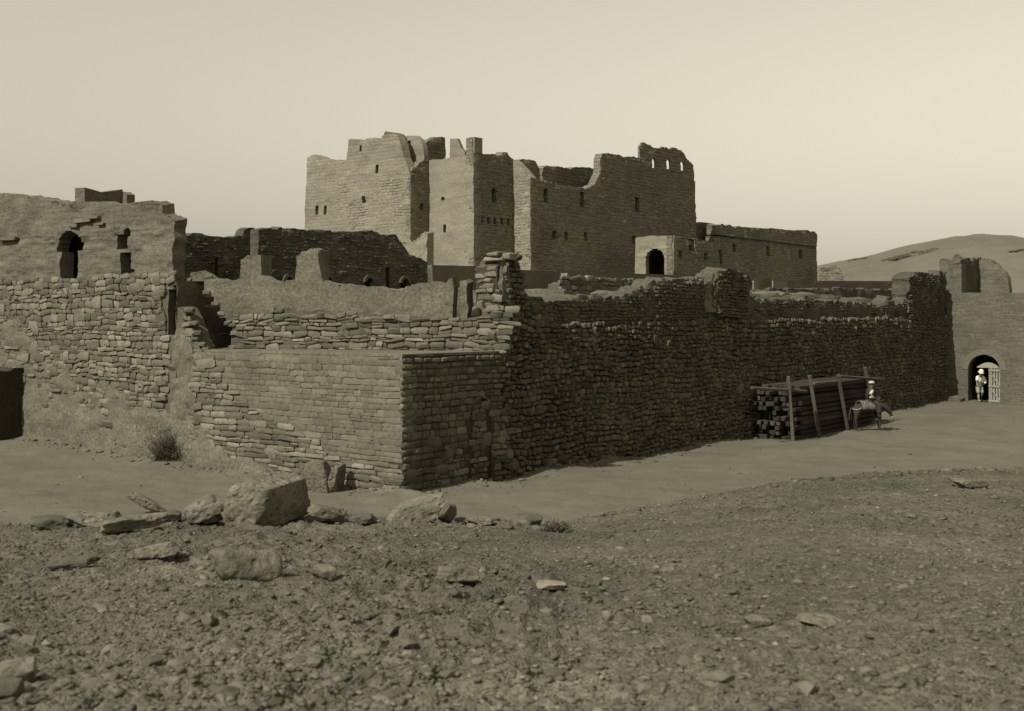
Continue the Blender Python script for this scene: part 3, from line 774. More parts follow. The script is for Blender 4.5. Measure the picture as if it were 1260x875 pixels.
# ------------------------------------------------------------------ long dark wall
lw = thing('long_wall', 'long dark enclosure wall of rounded rubble in shade, between the bastion and the gate', 'wall', (*RF.at(22), 0.2))
S0, S1 = S_END, RF.S(1165)
LEDGE = RF.prof([(600, 338), (612, 334), (622, 322), (638, 314), (642, 330), (648, 358), (656, 374), (672, 398), (700, 397), (800, 395), (900, 393), (1000, 391), (1100, 389), (1170, 388)])
wall('stone_core', lw, RF, S0, S1+.3, -0.6, LEDGE, M['shade_mortar'], th=0.75, res=0.25, rough=0.04, rsc=0.8, crumble=0.03, rise=0.0, w0=-0.085, seed=61)
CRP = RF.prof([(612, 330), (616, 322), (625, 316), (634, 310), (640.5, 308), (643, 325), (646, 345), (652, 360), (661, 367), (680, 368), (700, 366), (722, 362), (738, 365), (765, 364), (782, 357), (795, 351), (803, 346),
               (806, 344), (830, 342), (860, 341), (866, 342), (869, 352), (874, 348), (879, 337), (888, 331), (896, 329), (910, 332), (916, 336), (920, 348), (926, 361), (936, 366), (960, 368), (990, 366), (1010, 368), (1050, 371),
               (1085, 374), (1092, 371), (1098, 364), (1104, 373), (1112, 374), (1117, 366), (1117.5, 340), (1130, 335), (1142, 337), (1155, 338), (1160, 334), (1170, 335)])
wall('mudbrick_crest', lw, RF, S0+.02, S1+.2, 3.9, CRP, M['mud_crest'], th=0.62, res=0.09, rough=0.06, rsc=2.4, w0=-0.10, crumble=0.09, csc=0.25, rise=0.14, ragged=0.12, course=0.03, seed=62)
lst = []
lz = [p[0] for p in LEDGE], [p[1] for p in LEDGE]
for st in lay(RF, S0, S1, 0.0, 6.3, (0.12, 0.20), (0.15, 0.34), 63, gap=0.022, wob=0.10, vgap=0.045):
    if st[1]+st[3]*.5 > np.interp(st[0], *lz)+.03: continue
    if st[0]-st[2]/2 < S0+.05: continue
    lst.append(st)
set_stones(lw, RF, lst, M['shade_stone'], depth=(0.035, 0.12), nparts=300, w0=-.02, seed=64, tilt=8, shape=DOMED, warp=(.035, .05, 2.6), big=.06)
# corner stub: the sunlit broken end of the wall
EF = Frame(RF.at(S0+.03), UL)
es = []
for st in lay(EF, -0.72, 0.0, 3.5, Zat(326, EF.p0[1]), (0.12, 0.2), (0.22, 0.46), 65, gap=0.03):
    if st[0]+st[2]/2 < 0.06 and st[0]-st[2]/2 > -0.95: es.append(st)
set_stones(lw, EF, es, M['stone'], depth=(0.05, 0.16), nparts=40, seed=66, tilt=6, w0=-0.03)
wall('broken_end', lw, EF, -0.72, 0.0, 3.3, EF.prof([(585, 350), (592, 334), (600, 322), (612, 316), (622, 312)]), M['mortar'], th=0.35, res=0.1, rough=0.06, crumble=0.06, rise=0.1, ragged=0.06, w0=-0.04, seed=67)
mb = MB()
zt = Zat(322, 30.4)
for q in ((-0.55, 0.02, -0.25, 0.12, zt+.02, zt+.09), (-0.48, -0.12, -0.3, 0.05, zt+.10, zt+.25), (-0.05, 0.2, -0.5, -0.1, zt+.06, zt+.2)):
    mb = MB(); mb.box(EF, *q, 0.04); mb.build('loose_stone', M['stone'], lw, bevel=0.03)
# plastered lumps left on the crest, with rain gullies
face_bricks(lw, RF, RF.S(650), S1, 4.3, [(p[0], p[1]-.06) for p in CRP], M['crest_brick'], (.085, .12), (.18, .34), 163, depth=(.05, .09), w0=-.13, shape=DOMED, tilt=4, name='crest_brick', keepf=.9)
def lump(name, parent, fr, x0, x1, zb, pts, mt, wd, th, seed, **k):
    return wall(name, parent, fr, fr.S(x0), fr.S(x1), zb, fr.prof(pts), mt, th=th, res=0.09, w0=wd, seed=seed, crumble=0.05, ragged=0.10, **k)
lump('plaster', lw, RF, 806, 868, 4.45, [(806, 346), (815, 344), (835, 343), (850, 342), (868, 340)], M['mud_crest'], -0.06, 0.6, 68, rough=0.06, rise=0.16)
lump('plaster', lw, RF, 868, 884, 4.7, [(868, 352), (876, 343), (884, 338)], M['plaster'], 0.0, 0.5, 69, rough=0.06, rise=0.5)
lump('mudbrick_lump', lw, RF, 877, 921, 4.9, [(877, 344), (882, 334), (893, 329), (908, 330), (917, 336), (921, 346)], M['mud_crest'], 0.06, 0.7, 70, rough=0.10, rise=0.22)
lump('mudbrick_lump', lw, RF, 1117, 1160, 4.8, [(1117, 341), (1122, 336), (1135, 334), (1150, 338), (1160, 336)], M['mud_crest'], 0.02, 0.8, 71, rough=0.12, rise=0.12)

for x0_, x1_, pts_, w_, sd_ in ((807, 867, [(806, 349), (815, 347), (835, 346), (850, 345), (868, 343)], -.07, 181), (878, 919, [(877, 347), (882, 337), (893, 332), (908, 333), (917, 339), (921, 349)], .05, 182), (1118, 1159, [(1117, 343), (1122, 339), (1135, 337), (1150, 341), (1160, 339)], .01, 183)):
    face_bricks(lw, RF, RF.S(x0_), RF.S(x1_), 4.5, RF.prof(pts_), M['crest_brick'], (.085, .14), (.16, .34), sd_, depth=(.05, .12), w0=w_, shape=DOMED, tilt=6, name='crest_brick')
# ------------------------------------------------------------------ gate wall
GP = RF.at(S1)
GW = Frame(GP, (0.796, -0.606))
gate = thing('gate_wall', 'brick gate wall with a round arched doorway beside the far end of the long wall', 'gate', (*GW.at(GW.S(1211)), 0.05))
gtop = Zat(360, GW.at(2)[1])
gh = hole(GW, 1191, 1230.5, 436, 506, True)
wall('wall', gate, GW, -0.02, 10.0, -0.6, [(-1, gtop+.06), (10, gtop-.15)], M['gate'], holes=[gh], th=0.75, res=0.22, rough=0.02, rsc=1.2, crumble=0.0, rise=0.02, seed=81)
# shallow proud band round the arch
cs, rr = (gh[0]+gh[1])/2, (gh[1]-gh[0])/2; zs = gh[3]-rr
mb = MB()
for k in range(18):
    a0, a1 = math.pi*k/18, math.pi*(k+1)/18; pts = []
    for wv in (0.022, -0.2):
        for (a, q) in ((a0, rr-.01), (a0, rr+.30), (a1, rr+.30), (a1, rr-.01)):
            p = GW.at(cs+q*math.cos(a))+GW.n*wv; pts.append((p[0], p[1], zs+q*math.sin(a)))
    mb.hexa(pts)
mb.build('arch_band', M['terrace'], gate)
# dark passage behind
GB = GW.off(-0.75)
mb = MB()
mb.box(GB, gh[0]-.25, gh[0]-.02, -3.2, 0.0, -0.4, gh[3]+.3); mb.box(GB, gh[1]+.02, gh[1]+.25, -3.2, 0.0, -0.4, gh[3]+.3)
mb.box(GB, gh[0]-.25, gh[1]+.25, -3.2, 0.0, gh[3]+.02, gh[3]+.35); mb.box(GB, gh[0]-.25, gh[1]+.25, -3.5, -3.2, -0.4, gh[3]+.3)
mb.build('passage', M['shade_mortar'], gate)
# segmental lintel panel and slatted door leaf
mb = MB(); a, b = GW.S(1200), GW.S(1228); zl = Zat(452, GW.at(2)[1])
for k in range(8):
    u0, u1 = a+(b-a)*k/8, a+(b-a)*(k+1)/8
    z0 = zl+.24*math.sin(math.pi*k/8); z1 = zl+.24*math.sin(math.pi*(k+1)/8)
    pts = []
    for (s_, z_) in ((u0, zl-.04), (u1, zl-.04)):
        for wv in (-.42, -.34): p = GW.at(s_)+GW.n*wv; pts.append((p[0], p[1], z_))
    q = [pts[0], pts[2], pts[3], pts[1]]
    for s_, zz, wv in ((u0, z0, -.42), (u1, z1, -.42), (u1, z1, -.34), (u0, z0, -.34)): p = GW.at(s_)+GW.n*wv; q.append((p[0], p[1], zz+.01))
    mb.hexa(q)
mb.build('lintel_panel', M['grey_cloth'], gate)
HG = GW.at(GW.S(1229.5))-GW.n*0.10                        # hinge by the right jamb
tgt = GW.at(GW.S(1214.5))-GW.n*0.34
DF = Frame(tgt, HG-tgt); dl = np.linalg.norm(HG-tgt)
zg = 0.02; zd = zl-.06
mb = MB(); mb.box(DF, 0, .10, -.05, 0, zg+.04, zd); dleaf = mb.build('door', M['door'], gate)
WL[dleaf] = WL[gate]
for k in range(1, 5):
    s_ = dl*k/4.15
    mb = MB(); mb.box(DF, s_-.05, s_+.045, -.045, -.005, zg+.05, zd); mb.build('slat', M['door'], dleaf)
for z_ in (zg+.12, (zg+zd)/2-.05, zd-.16):
    mb = MB(); mb.box(DF, .0, dl, -.002, .035, z_, z_+.10); mb.build('rail', M['door'], dleaf)
mb = MB()
for (z0_, z1_) in ((zg+.2, (zg+zd)/2-.06), ((zg+zd)/2+.06, zd-.18)):
    p0 = DF.at(.1)+DF.n*.015; p1 = DF.at(dl)+DF.n*.015
    mb.bar((p0[0], p0[1], z1_), (p1[0], p1[1], z0_), .07, .03)
mb.build('brace', M['door'], dleaf)
# ruined room on top of the gate
G2 = GW.off(-0.25)
zt = gtop-.3
wall('ruined_pier', gate, G2, GW.S(1166), G2.S(1183), zt, G2.prof([(1155, 322), (1168, 324), (1183, 324)]), M['gate'], th=0.9, res=0.14, rough=0.03, crumble=0.04, rise=0.05, seed=82)
wall('ruined_pier', gate, Frame(P(1156, 62.5), (0.796, -.606)), 0, 0.65, zt-1.4, Frame(P(1156, 62.5), (0.796, -.606)).prof([(1154, 322), (1158, 317), (1168, 318)]), M['gate'], th=0.5, res=0.14, rough=0.03, crumble=0.06, ragged=.05, seed=83)
SV = Frame(G2.at(G2.S(1183)-.04), UR)
sl = SV.S(1204)
wall('ruined_wall', gate, SV, 0.3, sl+.6, zt, SV.prof([(1184, 320), (1190, 316), (1197, 319), (1206, 316)]), M['court'], th=0.35, res=0.16, rough=0.05, crumble=0.05, seed=84)  # dark mudbrick tone paints the shade on this side of the room
G4 = Frame(SV.at(sl+.05), GW.d)
wall('ruined_wall', gate, G4, 0.0, G4.S(1242), zt, G4.prof([(1203, 318), (1212, 317), (1220, 319), (1228, 326), (1236, 334), (1240, 342), (1242, 358)]), M['mud'], th=0.6, res=0.14, rough=0.05, rsc=1.5, crumble=0.04, rise=0.1, seed=86)
mb = MB(); mb.box(GW, -.1, 6.0, -5.5, -.7, 4.6, gtop-.25); mb.build('roof', M['mud'], gate)
wall('mudbrick_lump', gate, G2.off(-.1), G2.S(1168.5), G2.S(1182), Zat(326, 60.5), G2.prof([(1168, 320), (1174, 313), (1180, 316), (1183, 322)]), M['court'], th=0.6, res=0.1, rough=0.12, crumble=0.1, ragged=.1, seed=87)
G5 = Frame(GP+np.array((-1.6, -.4)), GW.d)
wall('step', gate, G5, 0.2, 2.1, -0.5, G5.prof([(1140, 492), (1160, 487), (1175, 488), (1188, 493)]), M['gate'], th=0.9, res=0.15, rough=0.04, crumble=0.03, seed=88)

# ------------------------------------------------------------------ the keep
UK = (0.629, 0.777); VK = (0.80, -0.60)
A3 = P(653, 78.0)
K3R = Frame(A3, UK); K3L = Frame(A3, VK)
Q2 = K3L.at(K3L.S(632)); K2R = Frame(Q2, UK)
Q3 = K2R.at(K2R.S(583)); K2L = Frame(Q3, VK)
Q4 = K2L.at(K2L.S(528)); K1R = Frame(Q4, UK)
Q5 = K1R.at(K1R.S(505)); K1L = Frame(Q5, VK)
keep = thing('keep', 'tall ruined fortress keep of pale brick with broken roofline, rising behind the enclosure walls', 'fortress', (A3[0]+4, A3[1]+8, 7))
KZ = 6.6
BAT = 0.028
def kw(name, fr, x0, x1, pts, mt, holes=(), seed=0, th=0.9, parent=None, **k):
    a, b = (fr.S(x0), fr.S(x1))
    kk = dict(res=0.27, rough=0.05, rsc=0.9, crumble=0.05, csc=0.5, rise=0.05, batter=BAT, course=0.02); kk.update(k)
    zb = kk.pop('zb', KZ)
    if zb != KZ and (parent is None) and 'w0' not in kk and kk['batter']: kk['w0'] = -BAT*(zb-KZ)
    br = kk.pop('bricks', None)
    if br:
        bm_, ch, ln, dp_ = br[:4]
        face_bricks(parent or keep, fr, (fr.S(br[4]) if len(br) > 4 else a+.03), b-.03, zb, [(q[0], min(q[1], fr.sz(x0, br[5])[1]) if len(br) > 5 else q[1]) for q in fr.prof(pts)], bm_, ch, ln, seed+600, holes=holes, depth=dp_, w0=-.05, batter=kk['batter'], zb=zb, margin=.05, skewx=(*kk.get('skew', (0, 0)), a, b))
    return wall(name, parent or keep, fr, a, b, zb, fr.prof(pts), mt, holes=holes, th=th, seed=seed, **kk)
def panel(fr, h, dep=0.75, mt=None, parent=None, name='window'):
    """Window recess: a closing wall set deep in the opening, darkened to paint its shade."""
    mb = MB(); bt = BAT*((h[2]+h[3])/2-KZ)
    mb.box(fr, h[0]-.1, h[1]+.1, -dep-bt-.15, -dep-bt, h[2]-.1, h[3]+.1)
    return mb.build(name, mt or M['shade_mortar'], parent or keep)
# big left block
hs = [hole(K1L, 384.5, 388, 253, 264), hole(K1L, 395, 398.5, 253, 264), hole(K1L, 443.5, 448, 241, 249.5), hole(K1L, 460, 464, 202, 213), hole(K1L, 439, 442, 178, 186)]
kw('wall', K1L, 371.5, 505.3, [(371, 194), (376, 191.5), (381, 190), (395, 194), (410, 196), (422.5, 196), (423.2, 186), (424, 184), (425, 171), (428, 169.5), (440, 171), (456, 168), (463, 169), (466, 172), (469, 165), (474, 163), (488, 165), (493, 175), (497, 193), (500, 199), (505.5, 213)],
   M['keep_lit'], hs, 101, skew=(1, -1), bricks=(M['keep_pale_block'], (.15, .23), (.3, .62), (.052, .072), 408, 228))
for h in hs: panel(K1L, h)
kw('wall', K1R, 504.8, 528.5, [(504, 213), (509, 209), (517, 198), (529, 195)], M['keep_shade_mud'], [hole(K1R, 517, 521, 250, 258)], 102, skew=(1, 1), bricks=(M['keep_block'], (.13, .22), (.25, .62), (.052, .080)))
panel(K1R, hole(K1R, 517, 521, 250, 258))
# broken vaults on its roof
kw('vault_shade_panel', Frame(Q5+np.array((-.6, 1.9)), UK), 493, 521, [(493, 196), (500, 194), (512, 195), (521, 197)], M['court'], (), 119, th=0.4, zb=14, rough=.03)  # dark panel added behind the corner to paint the cavity's shade
Kb = Frame(Q5+np.array((0.2, 3.2)), VK)
kw('broken_arch', Kb, 490, 519, [(489, 166), (497, 166), (508, 166), (513, 170), (517, 178), (519.5, 194)], M['keep_smooth'], [hole(Kb, 497, 502, 172, 192, True)], 103, th=0.5, zb=14)
kw('broken_arch', K1L.off(-1.5), 466, 494, [(466, 172), (470, 162), (476, 160), (484, 163), (490, 165), (494, 178)], M['keep_shade_mud'], (), 104, th=0.6, zb=14, crumble=.12)
Kc = Frame(P(551.5, 83.5), UK)
kw('broken_tower', Kc, 527, 551.5, [(526, 176), (532, 170), (540, 167), (548, 168), (552, 170)], M['keep_shade_mud'], (), 105, th=0.6, zb=13, crumble=.1)
Kc2 = Frame(P(551.5, 83.5), VK)
kw('broken_tower', Frame(P(551.5, 83.4), (.93, -.37)), 551.5, 570, [(551, 170), (560, 169), (565, 180), (571, 186)], M['keep_smooth'], (), 106, th=0.6, zb=13, crumble=.06)
# middle block
hs = [hole(K2L, 543.5, 547.5, 242, 246), hole(K2L, 546, 549.5, 276, 286)]
kw('wall', K2L, 527, 583.4, [(526, 196), (540, 195), (552, 193), (570, 191), (583.5, 187)], M['keep_smooth'], hs, 107, skew=(-1, -1))
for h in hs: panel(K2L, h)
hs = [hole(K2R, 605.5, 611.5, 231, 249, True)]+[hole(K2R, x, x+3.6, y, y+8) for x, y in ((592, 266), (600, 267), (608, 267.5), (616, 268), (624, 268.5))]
kw('wall', K2R, 583, 632.5, [(582.5, 187), (590, 186), (596, 188), (604, 187), (612, 189), (618, 189), (621, 186), (625, 187), (628, 193), (633, 195)], M['keep_shade_mud'], hs, 108, rough=0.045, rsc=1.6, skew=(1, 1), bricks=(M['keep_block'], (.13, .22), (.25, .62), (.052, .080)))
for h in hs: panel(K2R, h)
kp = Frame(Q3, VK)
kw('pier', kp, 570.5, 579.6, [(570, 171), (573, 168), (579.6, 168)], M['keep_smooth'], (), 109, th=0.9, zb=14.5, rough=.03, w0=-.31)
kw('pier', K2R, 586.3, 594, [(586, 168), (589, 172), (594, 181)], M['keep_shade_mud'], (), 110, th=0.6, zb=14.5, rough=.03, w0=-.31)
# front block, sloping broken gable, and the right-hand tower
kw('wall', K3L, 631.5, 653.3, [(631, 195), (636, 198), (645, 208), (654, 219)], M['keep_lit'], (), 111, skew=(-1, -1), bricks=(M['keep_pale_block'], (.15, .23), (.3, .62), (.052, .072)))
hs = [hole(K3R, 669.5, 675, 231, 249, True), hole(K3R, 715.5, 720.5, 235.5, 254, True), hole(K3R, 680.5, 685.5, 284, 294), hole(K3R, 695.7, 700, 285, 296), hole(K3R, 719.7, 724, 286, 297),
      hole(K3R, 784, 789.5, 242.5, 261), hole(K3R, 779.5, 783.5, 290, 300)]
thru = [hole(K3R, 806, 811.2, 194, 206.5, True), hole(K3R, 824, 829.5, 195.5, 208, True), hole(K3R, 841.5, 846.5, 198, 210, True)]
kw('wall', K3R, 653, 860, [(652, 219), (670, 221), (700, 226), (722, 231), (734, 226), (741.3, 212), (741.8, 195), (744, 189), (752, 188), (765, 190), (772, 192), (791, 193), (792, 209), (856, 214), (861, 214)],
   M['keep_shade_mud'], hs, 112, rough=0.045, rsc=1.6, th=0.8, skew=(1, -1), bricks=(M['keep_block'], (.13, .22), (.25, .62), (.052, .080)))
for h in hs: panel(K3R, h)
kw('parapet', K3R, 791.5, 857.5, [(791.5, 180), (793, 177), (796, 174.5), (799, 175), (803, 178), (808, 180), (815, 182), (820, 180), (828, 182), (834, 181.5), (841, 183), (846, 189), (850, 194), (855, 200), (858, 202)],
   M['keep_shade_mud'], thru, 118, zb=Zat(212, 85.0), th=0.24, rough=.04, res=.12, csc=.3, crumble=.09)
Kd = K3R.off(-3.6)
kw('broken_wall', Kd, 671, 742, [(670, 206), (676, 203), (690, 204), (705, 206), (712, 205), (735, 206), (742, 208)], M['keep_shade_mud'], (), 113, th=0.7, zb=13, crumble=.08)
kw('broken_wall', Frame(P(742, 86.0), VK), 722, 743, [(722, 231), (730, 220), (743, 205)], M['keep_smooth'], (), 114, th=0.6, zb=12)
Ke = Frame(P(668, 85.5), UK)
kw('broken_wall', Ke, 643, 668, [(642, 197), (648, 195), (662, 197), (666, 203), (669, 218)], M['keep_shade_mud'], (), 115, th=0.6, zb=13)
# solid core so that the windows are dark and nothing shines through
core = [K1L.at(K1L.S(380))-K1L.n*1.6, Q5-K1L.n*1.8+np.array((.0, .8)), Q4-K2L.n*1.9, Q3-K2L.n*1.9+np.array((0, .8)), Q2-K3L.n*1.9, A3-K3L.n*1.9+np.array((0, .8)), K3R.at(K3R.S(842))-K3R.n*1.4,
        K3R.at(K3R.S(842))-K3R.n*9, K1L.at(K1L.S(380))-K1L.n*9]
zc = 12.9
nc = len(core)
link('inner_mass', [(p[0], p[1], z) for z in (KZ, zc) for p in core], [tuple(range(nc, 2*nc)), tuple(range(nc))[::-1]]+[(i, (i+1) % nc, nc+(i+1) % nc, nc+i) for i in range(nc)], M['keep_shade_mud'], keep, smooth=False)
KR = Frame(K3R.at(K3R.S(859.5)-.45), (-.719, .695))
wall('wall', keep, Frame(KR.p0+KR.d*9, -KR.d), 0, 8.4, KZ, [(0, 12), (6.5, 12.5), (8.4, 16.2)], M['keep_shade_mud'], th=0.7, res=0.4, rough=0.05, batter=BAT, seed=116)
KBK = K1L.at(K1L.S(372)+.45)
wall('wall', keep, Frame(KBK, (-.558, -.83)), -9, -0.5, KZ, [(-9, 15), (0, 16.2)], M['keep_lit'], th=0.7, res=0.5, rough=0.05, batter=BAT, seed=117)

# ------------------------------------------------------------------ porch, wing and terraces
PA = P(828, 81.0)
porL = Frame(PA, VK); porR = Frame(PA, UK)
porch = thing('arched_porch', 'small pale porch with a dark round arch, at the foot of the keep', 'porch', (*PA, 6.5))
hp = hole(porL, 794, 817, 306, 341, True)
PB = 6.5
kw('wall', porL, 781, 828.3, [(781, 293), (786, 291), (800, 290), (828, 290)], M['keep_smooth'], [hp], 121, parent=porch, zb=PB, batter=0.02, th=0.5, res=.2)
hq = [hole(porR, 848, 856, 294, 308), hole(porR, 836, 840, 308, 318), hole(porR, 867, 871, 311, 320)]
kw('wall', porR, 828, 880, [(828, 290), (845, 292), (862, 294), (880, 297)], M['keep_shade_mud'], hq, 122, parent=porch, zb=PB, batter=0.02, th=0.5, res=.2, bricks=(M['keep_block'], (.13, .22), (.25, .62), (.052, .080)))
for h in hq[1:]: panel(porR, h, .35, parent=porch)
panel(porR, hq[0], .25, M['keep_shade_mud'], parent=porch, name='niche')
pr = [PA+porL.d*0-porL.n*.3-porR.n*.3, porL.at(porL.S(781))-porL.n*.3, porL.at(porL.S(781))-porR.d*0+porR.d*4.5, porR.at(porR.S(879))-porR.n*.3]
zr = Zat(291, 81)-.12
link('roof', [(p[0], p[1], z) for z in (zr-.3, zr) for p in pr], [(4, 5, 6, 7), (3, 2, 1, 0)]+[(i, (i+1) % 4, 4+(i+1) % 4, 4+i) for i in range(4)], M['keep_smooth'], porch, smooth=False)
mb = MB(); mb.box(porL, porL.S(783), porL.S(826), -3.0, -2.8, PB, zr-.3); mb.box(porL, porL.S(781), porL.S(781)+.3, -3., -.5, PB, zr-.3); mb.build('inner_wall', M['shade_mortar'], porch)

WA = P(880, 99.0)
WR = Frame(WA, UK); WLf = Frame(WA, VK)
wing = thing('wing', 'long low brick wing with three slit windows and a thick parapet, right of the keep', 'building', (*WA, 7))
hw = [hole(WR, 903, 907, 300, 310), hole(WR, 944, 948.5, 303, 315), hole(WR, 984.5, 988.5, 307, 318), hole(WR, 886, 889.5, 308, 325)]
kw('wall', WR, 880, 1006, [(879, 290), (940, 294), (1007, 298)], M['keep_shade_mud'], hw, 123, parent=wing, rough=0.045, bricks=(M['keep_block'], (.13, .22), (.25, .62), (.052, .080)))
for h in hw: panel(WR, h, parent=wing)
wall('parapet', wing, WR.off(.12), WR.S(879), WR.S(1004), WR.sz(940, 296)[1], WR.prof([(878, 276), (885, 275), (900, 278), (915, 279), (930, 280), (945, 280), (970, 282), (990, 283), (1001, 284), (1005, 288)]), M['keep_shade_mud'], th=0.9, res=0.25, rough=0.07, crumble=.07, rise=.15, ragged=.1, seed=124)
Wd = WR.off(-1.2)
kw('wall', Wd, 855, 881, [(855, 274), (870, 273), (881, 275)], M['court'], (), 125, parent=wing, rough=.03)  # dark tone paints the deep shade of this recess
wr = Frame(WR.at(WR.S(1006)-.3), (-.719, .695))
wall('wall', wing, Frame(wr.p0+wr.d*6, -wr.d), 0, 5.2, KZ, [(0, 11.4), (6, 11.4)], M['keep_shade_mud'], th=0.7, res=.4, seed=126)
mb = MB(); mb.box(WR, WR.S(882), WR.S(1003), -6, -1.3, KZ, 11.6); mb.build('inner_mass', M['shade_mortar'], wing)

# terraces
T1 = Frame(P(645, 66.0), UK)
ter = thing('terrace_wall', 'flat topped mud terrace wall running along the foot of the keep', 'wall', (*T1.p0, 6))
a, b = T1.S(532), T1.S(905)
kw('wall', T1, 532, 905, [(530, 326), (592, 327.5), (640, 332), (650, 332.5), (840, 338.5), (910, 341)], M['terrace'], (), 131, parent=ter, zb=3.0, batter=0.01, crumble=.01, rough=.02, res=.4, rise=0.0)
tt = [T1.at(a), T1.at(b), T1.at(b)-T1.n*14, T1.at(a)-T1.n*14]
tz = [T1.sz(532, 326)[1]-.12, T1.sz(905, 341)[1]-.12]
link('floor', [(*tt[0], tz[0]), (*tt[1], tz[1]), (*tt[2], tz[1]), (*tt[3], tz[0]), (*tt[0], 3), (*tt[1], 3), (*tt[2], 3), (*tt[3], 3)],
     [(0, 1, 2, 3), (7, 6, 5, 4), (4, 5, 1, 0), (5, 6, 2, 1), (6, 7, 3, 2), (7, 4, 0, 3)], M['terrace'], ter, smooth=False)
mb = MB()
mb.box(T1, T1.S(690), T1.S(693.5), -.3, 0.5, 3, Zat(336, 68.5)); mb.build('buttress', M['keep_lit'], ter)
T0 = Frame(P(690, 64.0), UK)
low = thing('rubble_wall', 'low wall of loose rubble in front of the terrace wall', 'wall', (*T0.p0, 4))
kw('core', T0, 690, 842, [(690, 349), (720, 346), (760, 347), (800, 348), (842, 347)], M['mortar'], (), 132, parent=low, zb=3.0, batter=0, crumble=.1, res=.25, rough=.08)
rs = [s for s in lay(T0, 0, T0.S(840), 4.4, T0.sz(760, 348)[1], (.2, .34), (.3, .8), 133)]
set_stones(low, T0, rs, M['stone'], depth=(.06, .14), nparts=40, seed=134, tilt=6)
T2 = Frame(P(920, 64.0), UK)
t2 = thing('terrace_wall', 'long level mud terrace wall on the right, under the low wing', 'wall', (*T2.p0, 4))
kw('wall', T2, 912, 1165, [(912, 343.5), (926, 344.5), (1010, 345.5), (1120, 346), (1165, 346)], M['terrace'], (), 135, parent=t2, zb=3.0, batter=0.01, crumble=.01, rough=.03, res=.35, rise=0.0)
T2b = T2.off(.5)
kw('rubble_footing', T2b, 922, 1165, [(922, 356), (960, 353), (1000, 353), (1060, 354), (1120, 356), (1165, 356)], M['court'], (), 136, parent=t2, zb=3.0, batter=0, crumble=.12, rough=.12, res=.22, rise=.2)
for x0, x1 in ((926, 932), (950, 968)):
    mb = MB(); mb.box(T2, T2.S(x0), T2.S(x1), -.2, .08, 3, T2.sz(x0, 345.5)[1]); mb.build('pilaster', M['keep_smooth'], t2)
# sunlit low inner walls glimpsed over the crest
I1 = Frame(P(700, 44.0), (0.985, -0.17))
iw = thing('inner_wall', 'low sunlit plaster wall glimpsed behind the broken corner stub', 'wall', (*I1.at(-2), 3))
kw('wall', I1, 555, 694, [(555, 352), (575, 356), (600, 356), (640, 355), (690, 354), (694, 356)], M['plaster'], (), 137, parent=iw, zb=2.0, batter=0, crumble=.03, rough=.03, res=.25)
I2 = Frame(P(780, 50.0), (0.95, 0.30))
iw2 = thing('inner_wall', 'sunlit heap of broken plaster wall behind the middle of the long dark wall', 'wall', (*I2.at(-2), 3))
kw('wall', I2, 735, 806, [(735, 360), (745, 356), (760, 357), (778, 358), (806, 350)], M['plaster'], (), 138, parent=iw2, zb=3.0, batter=0, crumble=.05, rough=.05, res=.2, rise=.3)
I3 = Frame(P(1010, 60.0), (0.95, 0.30))
iw3 = thing('inner_wall', 'sunlit low rubble wall behind the crest, right of the plastered lump', 'wall', (*I3.at(-2), 3))
kw('wall', I3, 918, 1100, [(918, 357), (935, 358), (960, 357), (985, 360), (1000, 357), (1020, 362), (1060, 366), (1100, 369)], M['plaster'], (), 139, parent=iw3, zb=3.0, batter=0, crumble=.08, rough=.06, res=.2, rise=.3)
# ruin on the skyline right of the wing
R1 = Frame(P(1037, 112.0), (0.95, -.3))
ru = thing('ruined_hut', 'small broken stone ruin standing right of the wing against the sand hill', 'ruin', (*R1.at(-1), 7))
kw('wall', R1, 1008, 1037, [(1008, 328), (1014, 328), (1018, 331), (1022, 327), (1028, 326), (1033, 330), (1037, 338)], M['keep_shade_mud'], [hole(R1, 1019, 1022, 333, 339)], 141, parent=ru, zb=5.5, batter=0, crumble=.1, th=1.0, ragged=.15, rough=.1)

# dark courtyard walls at the left
BL = Frame(P(318, 44.0), (0.68, 0.733))
cw = thing('courtyard_wall', 'dark weathered mudbrick wall with buried arched niches, behind the two plaster pier stubs', 'wall', (*BL.at(5), 4))
hb = [hole(BL, 449, 457, 342, 364, True), hole(BL, 493, 501, 343, 364, True), hole(BL, 474.5, 480, 329, 360), hole(BL, 350, 358, 341, 360, True), hole(BL, 398, 407, 341, 360, True)]
wall('wall', cw, BL, 0.0, BL.S(526), 3.5, BL.prof([(318, 281), (340, 282), (345, 279), (352, 281), (374, 281), (378, 284), (392, 282), (410, 284), (430, 284), (445, 283), (461, 285), (470, 287), (487, 287.5), (492, 296), (505, 311), (516, 318), (527, 321)]),
     M['court'], holes=hb, th=0.55, res=0.13, rough=0.028, rsc=3.2, crumble=0.07, rise=0.06, course=0.03, seed=151)
face_bricks(cw, BL, .02, BL.S(524), 4.2, BL.prof([(318, 283), (345, 281), (374, 284), (410, 286), (445, 286), (487, 290), (492, 299), (505, 314), (516, 321), (527, 324)]), M['crest_brick'], (.10, .16), (.2, .42), 171, holes=hb, depth=(.03, .10), w0=-.05, shape=DOMED, tilt=4)
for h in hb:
    mb = MB(); mb.box(BL, h[0]-.05, h[1]+.05, -.55, -.45, h[2]-.1, h[3]+.1); mb.build('niche', M['shade_mortar'], cw)
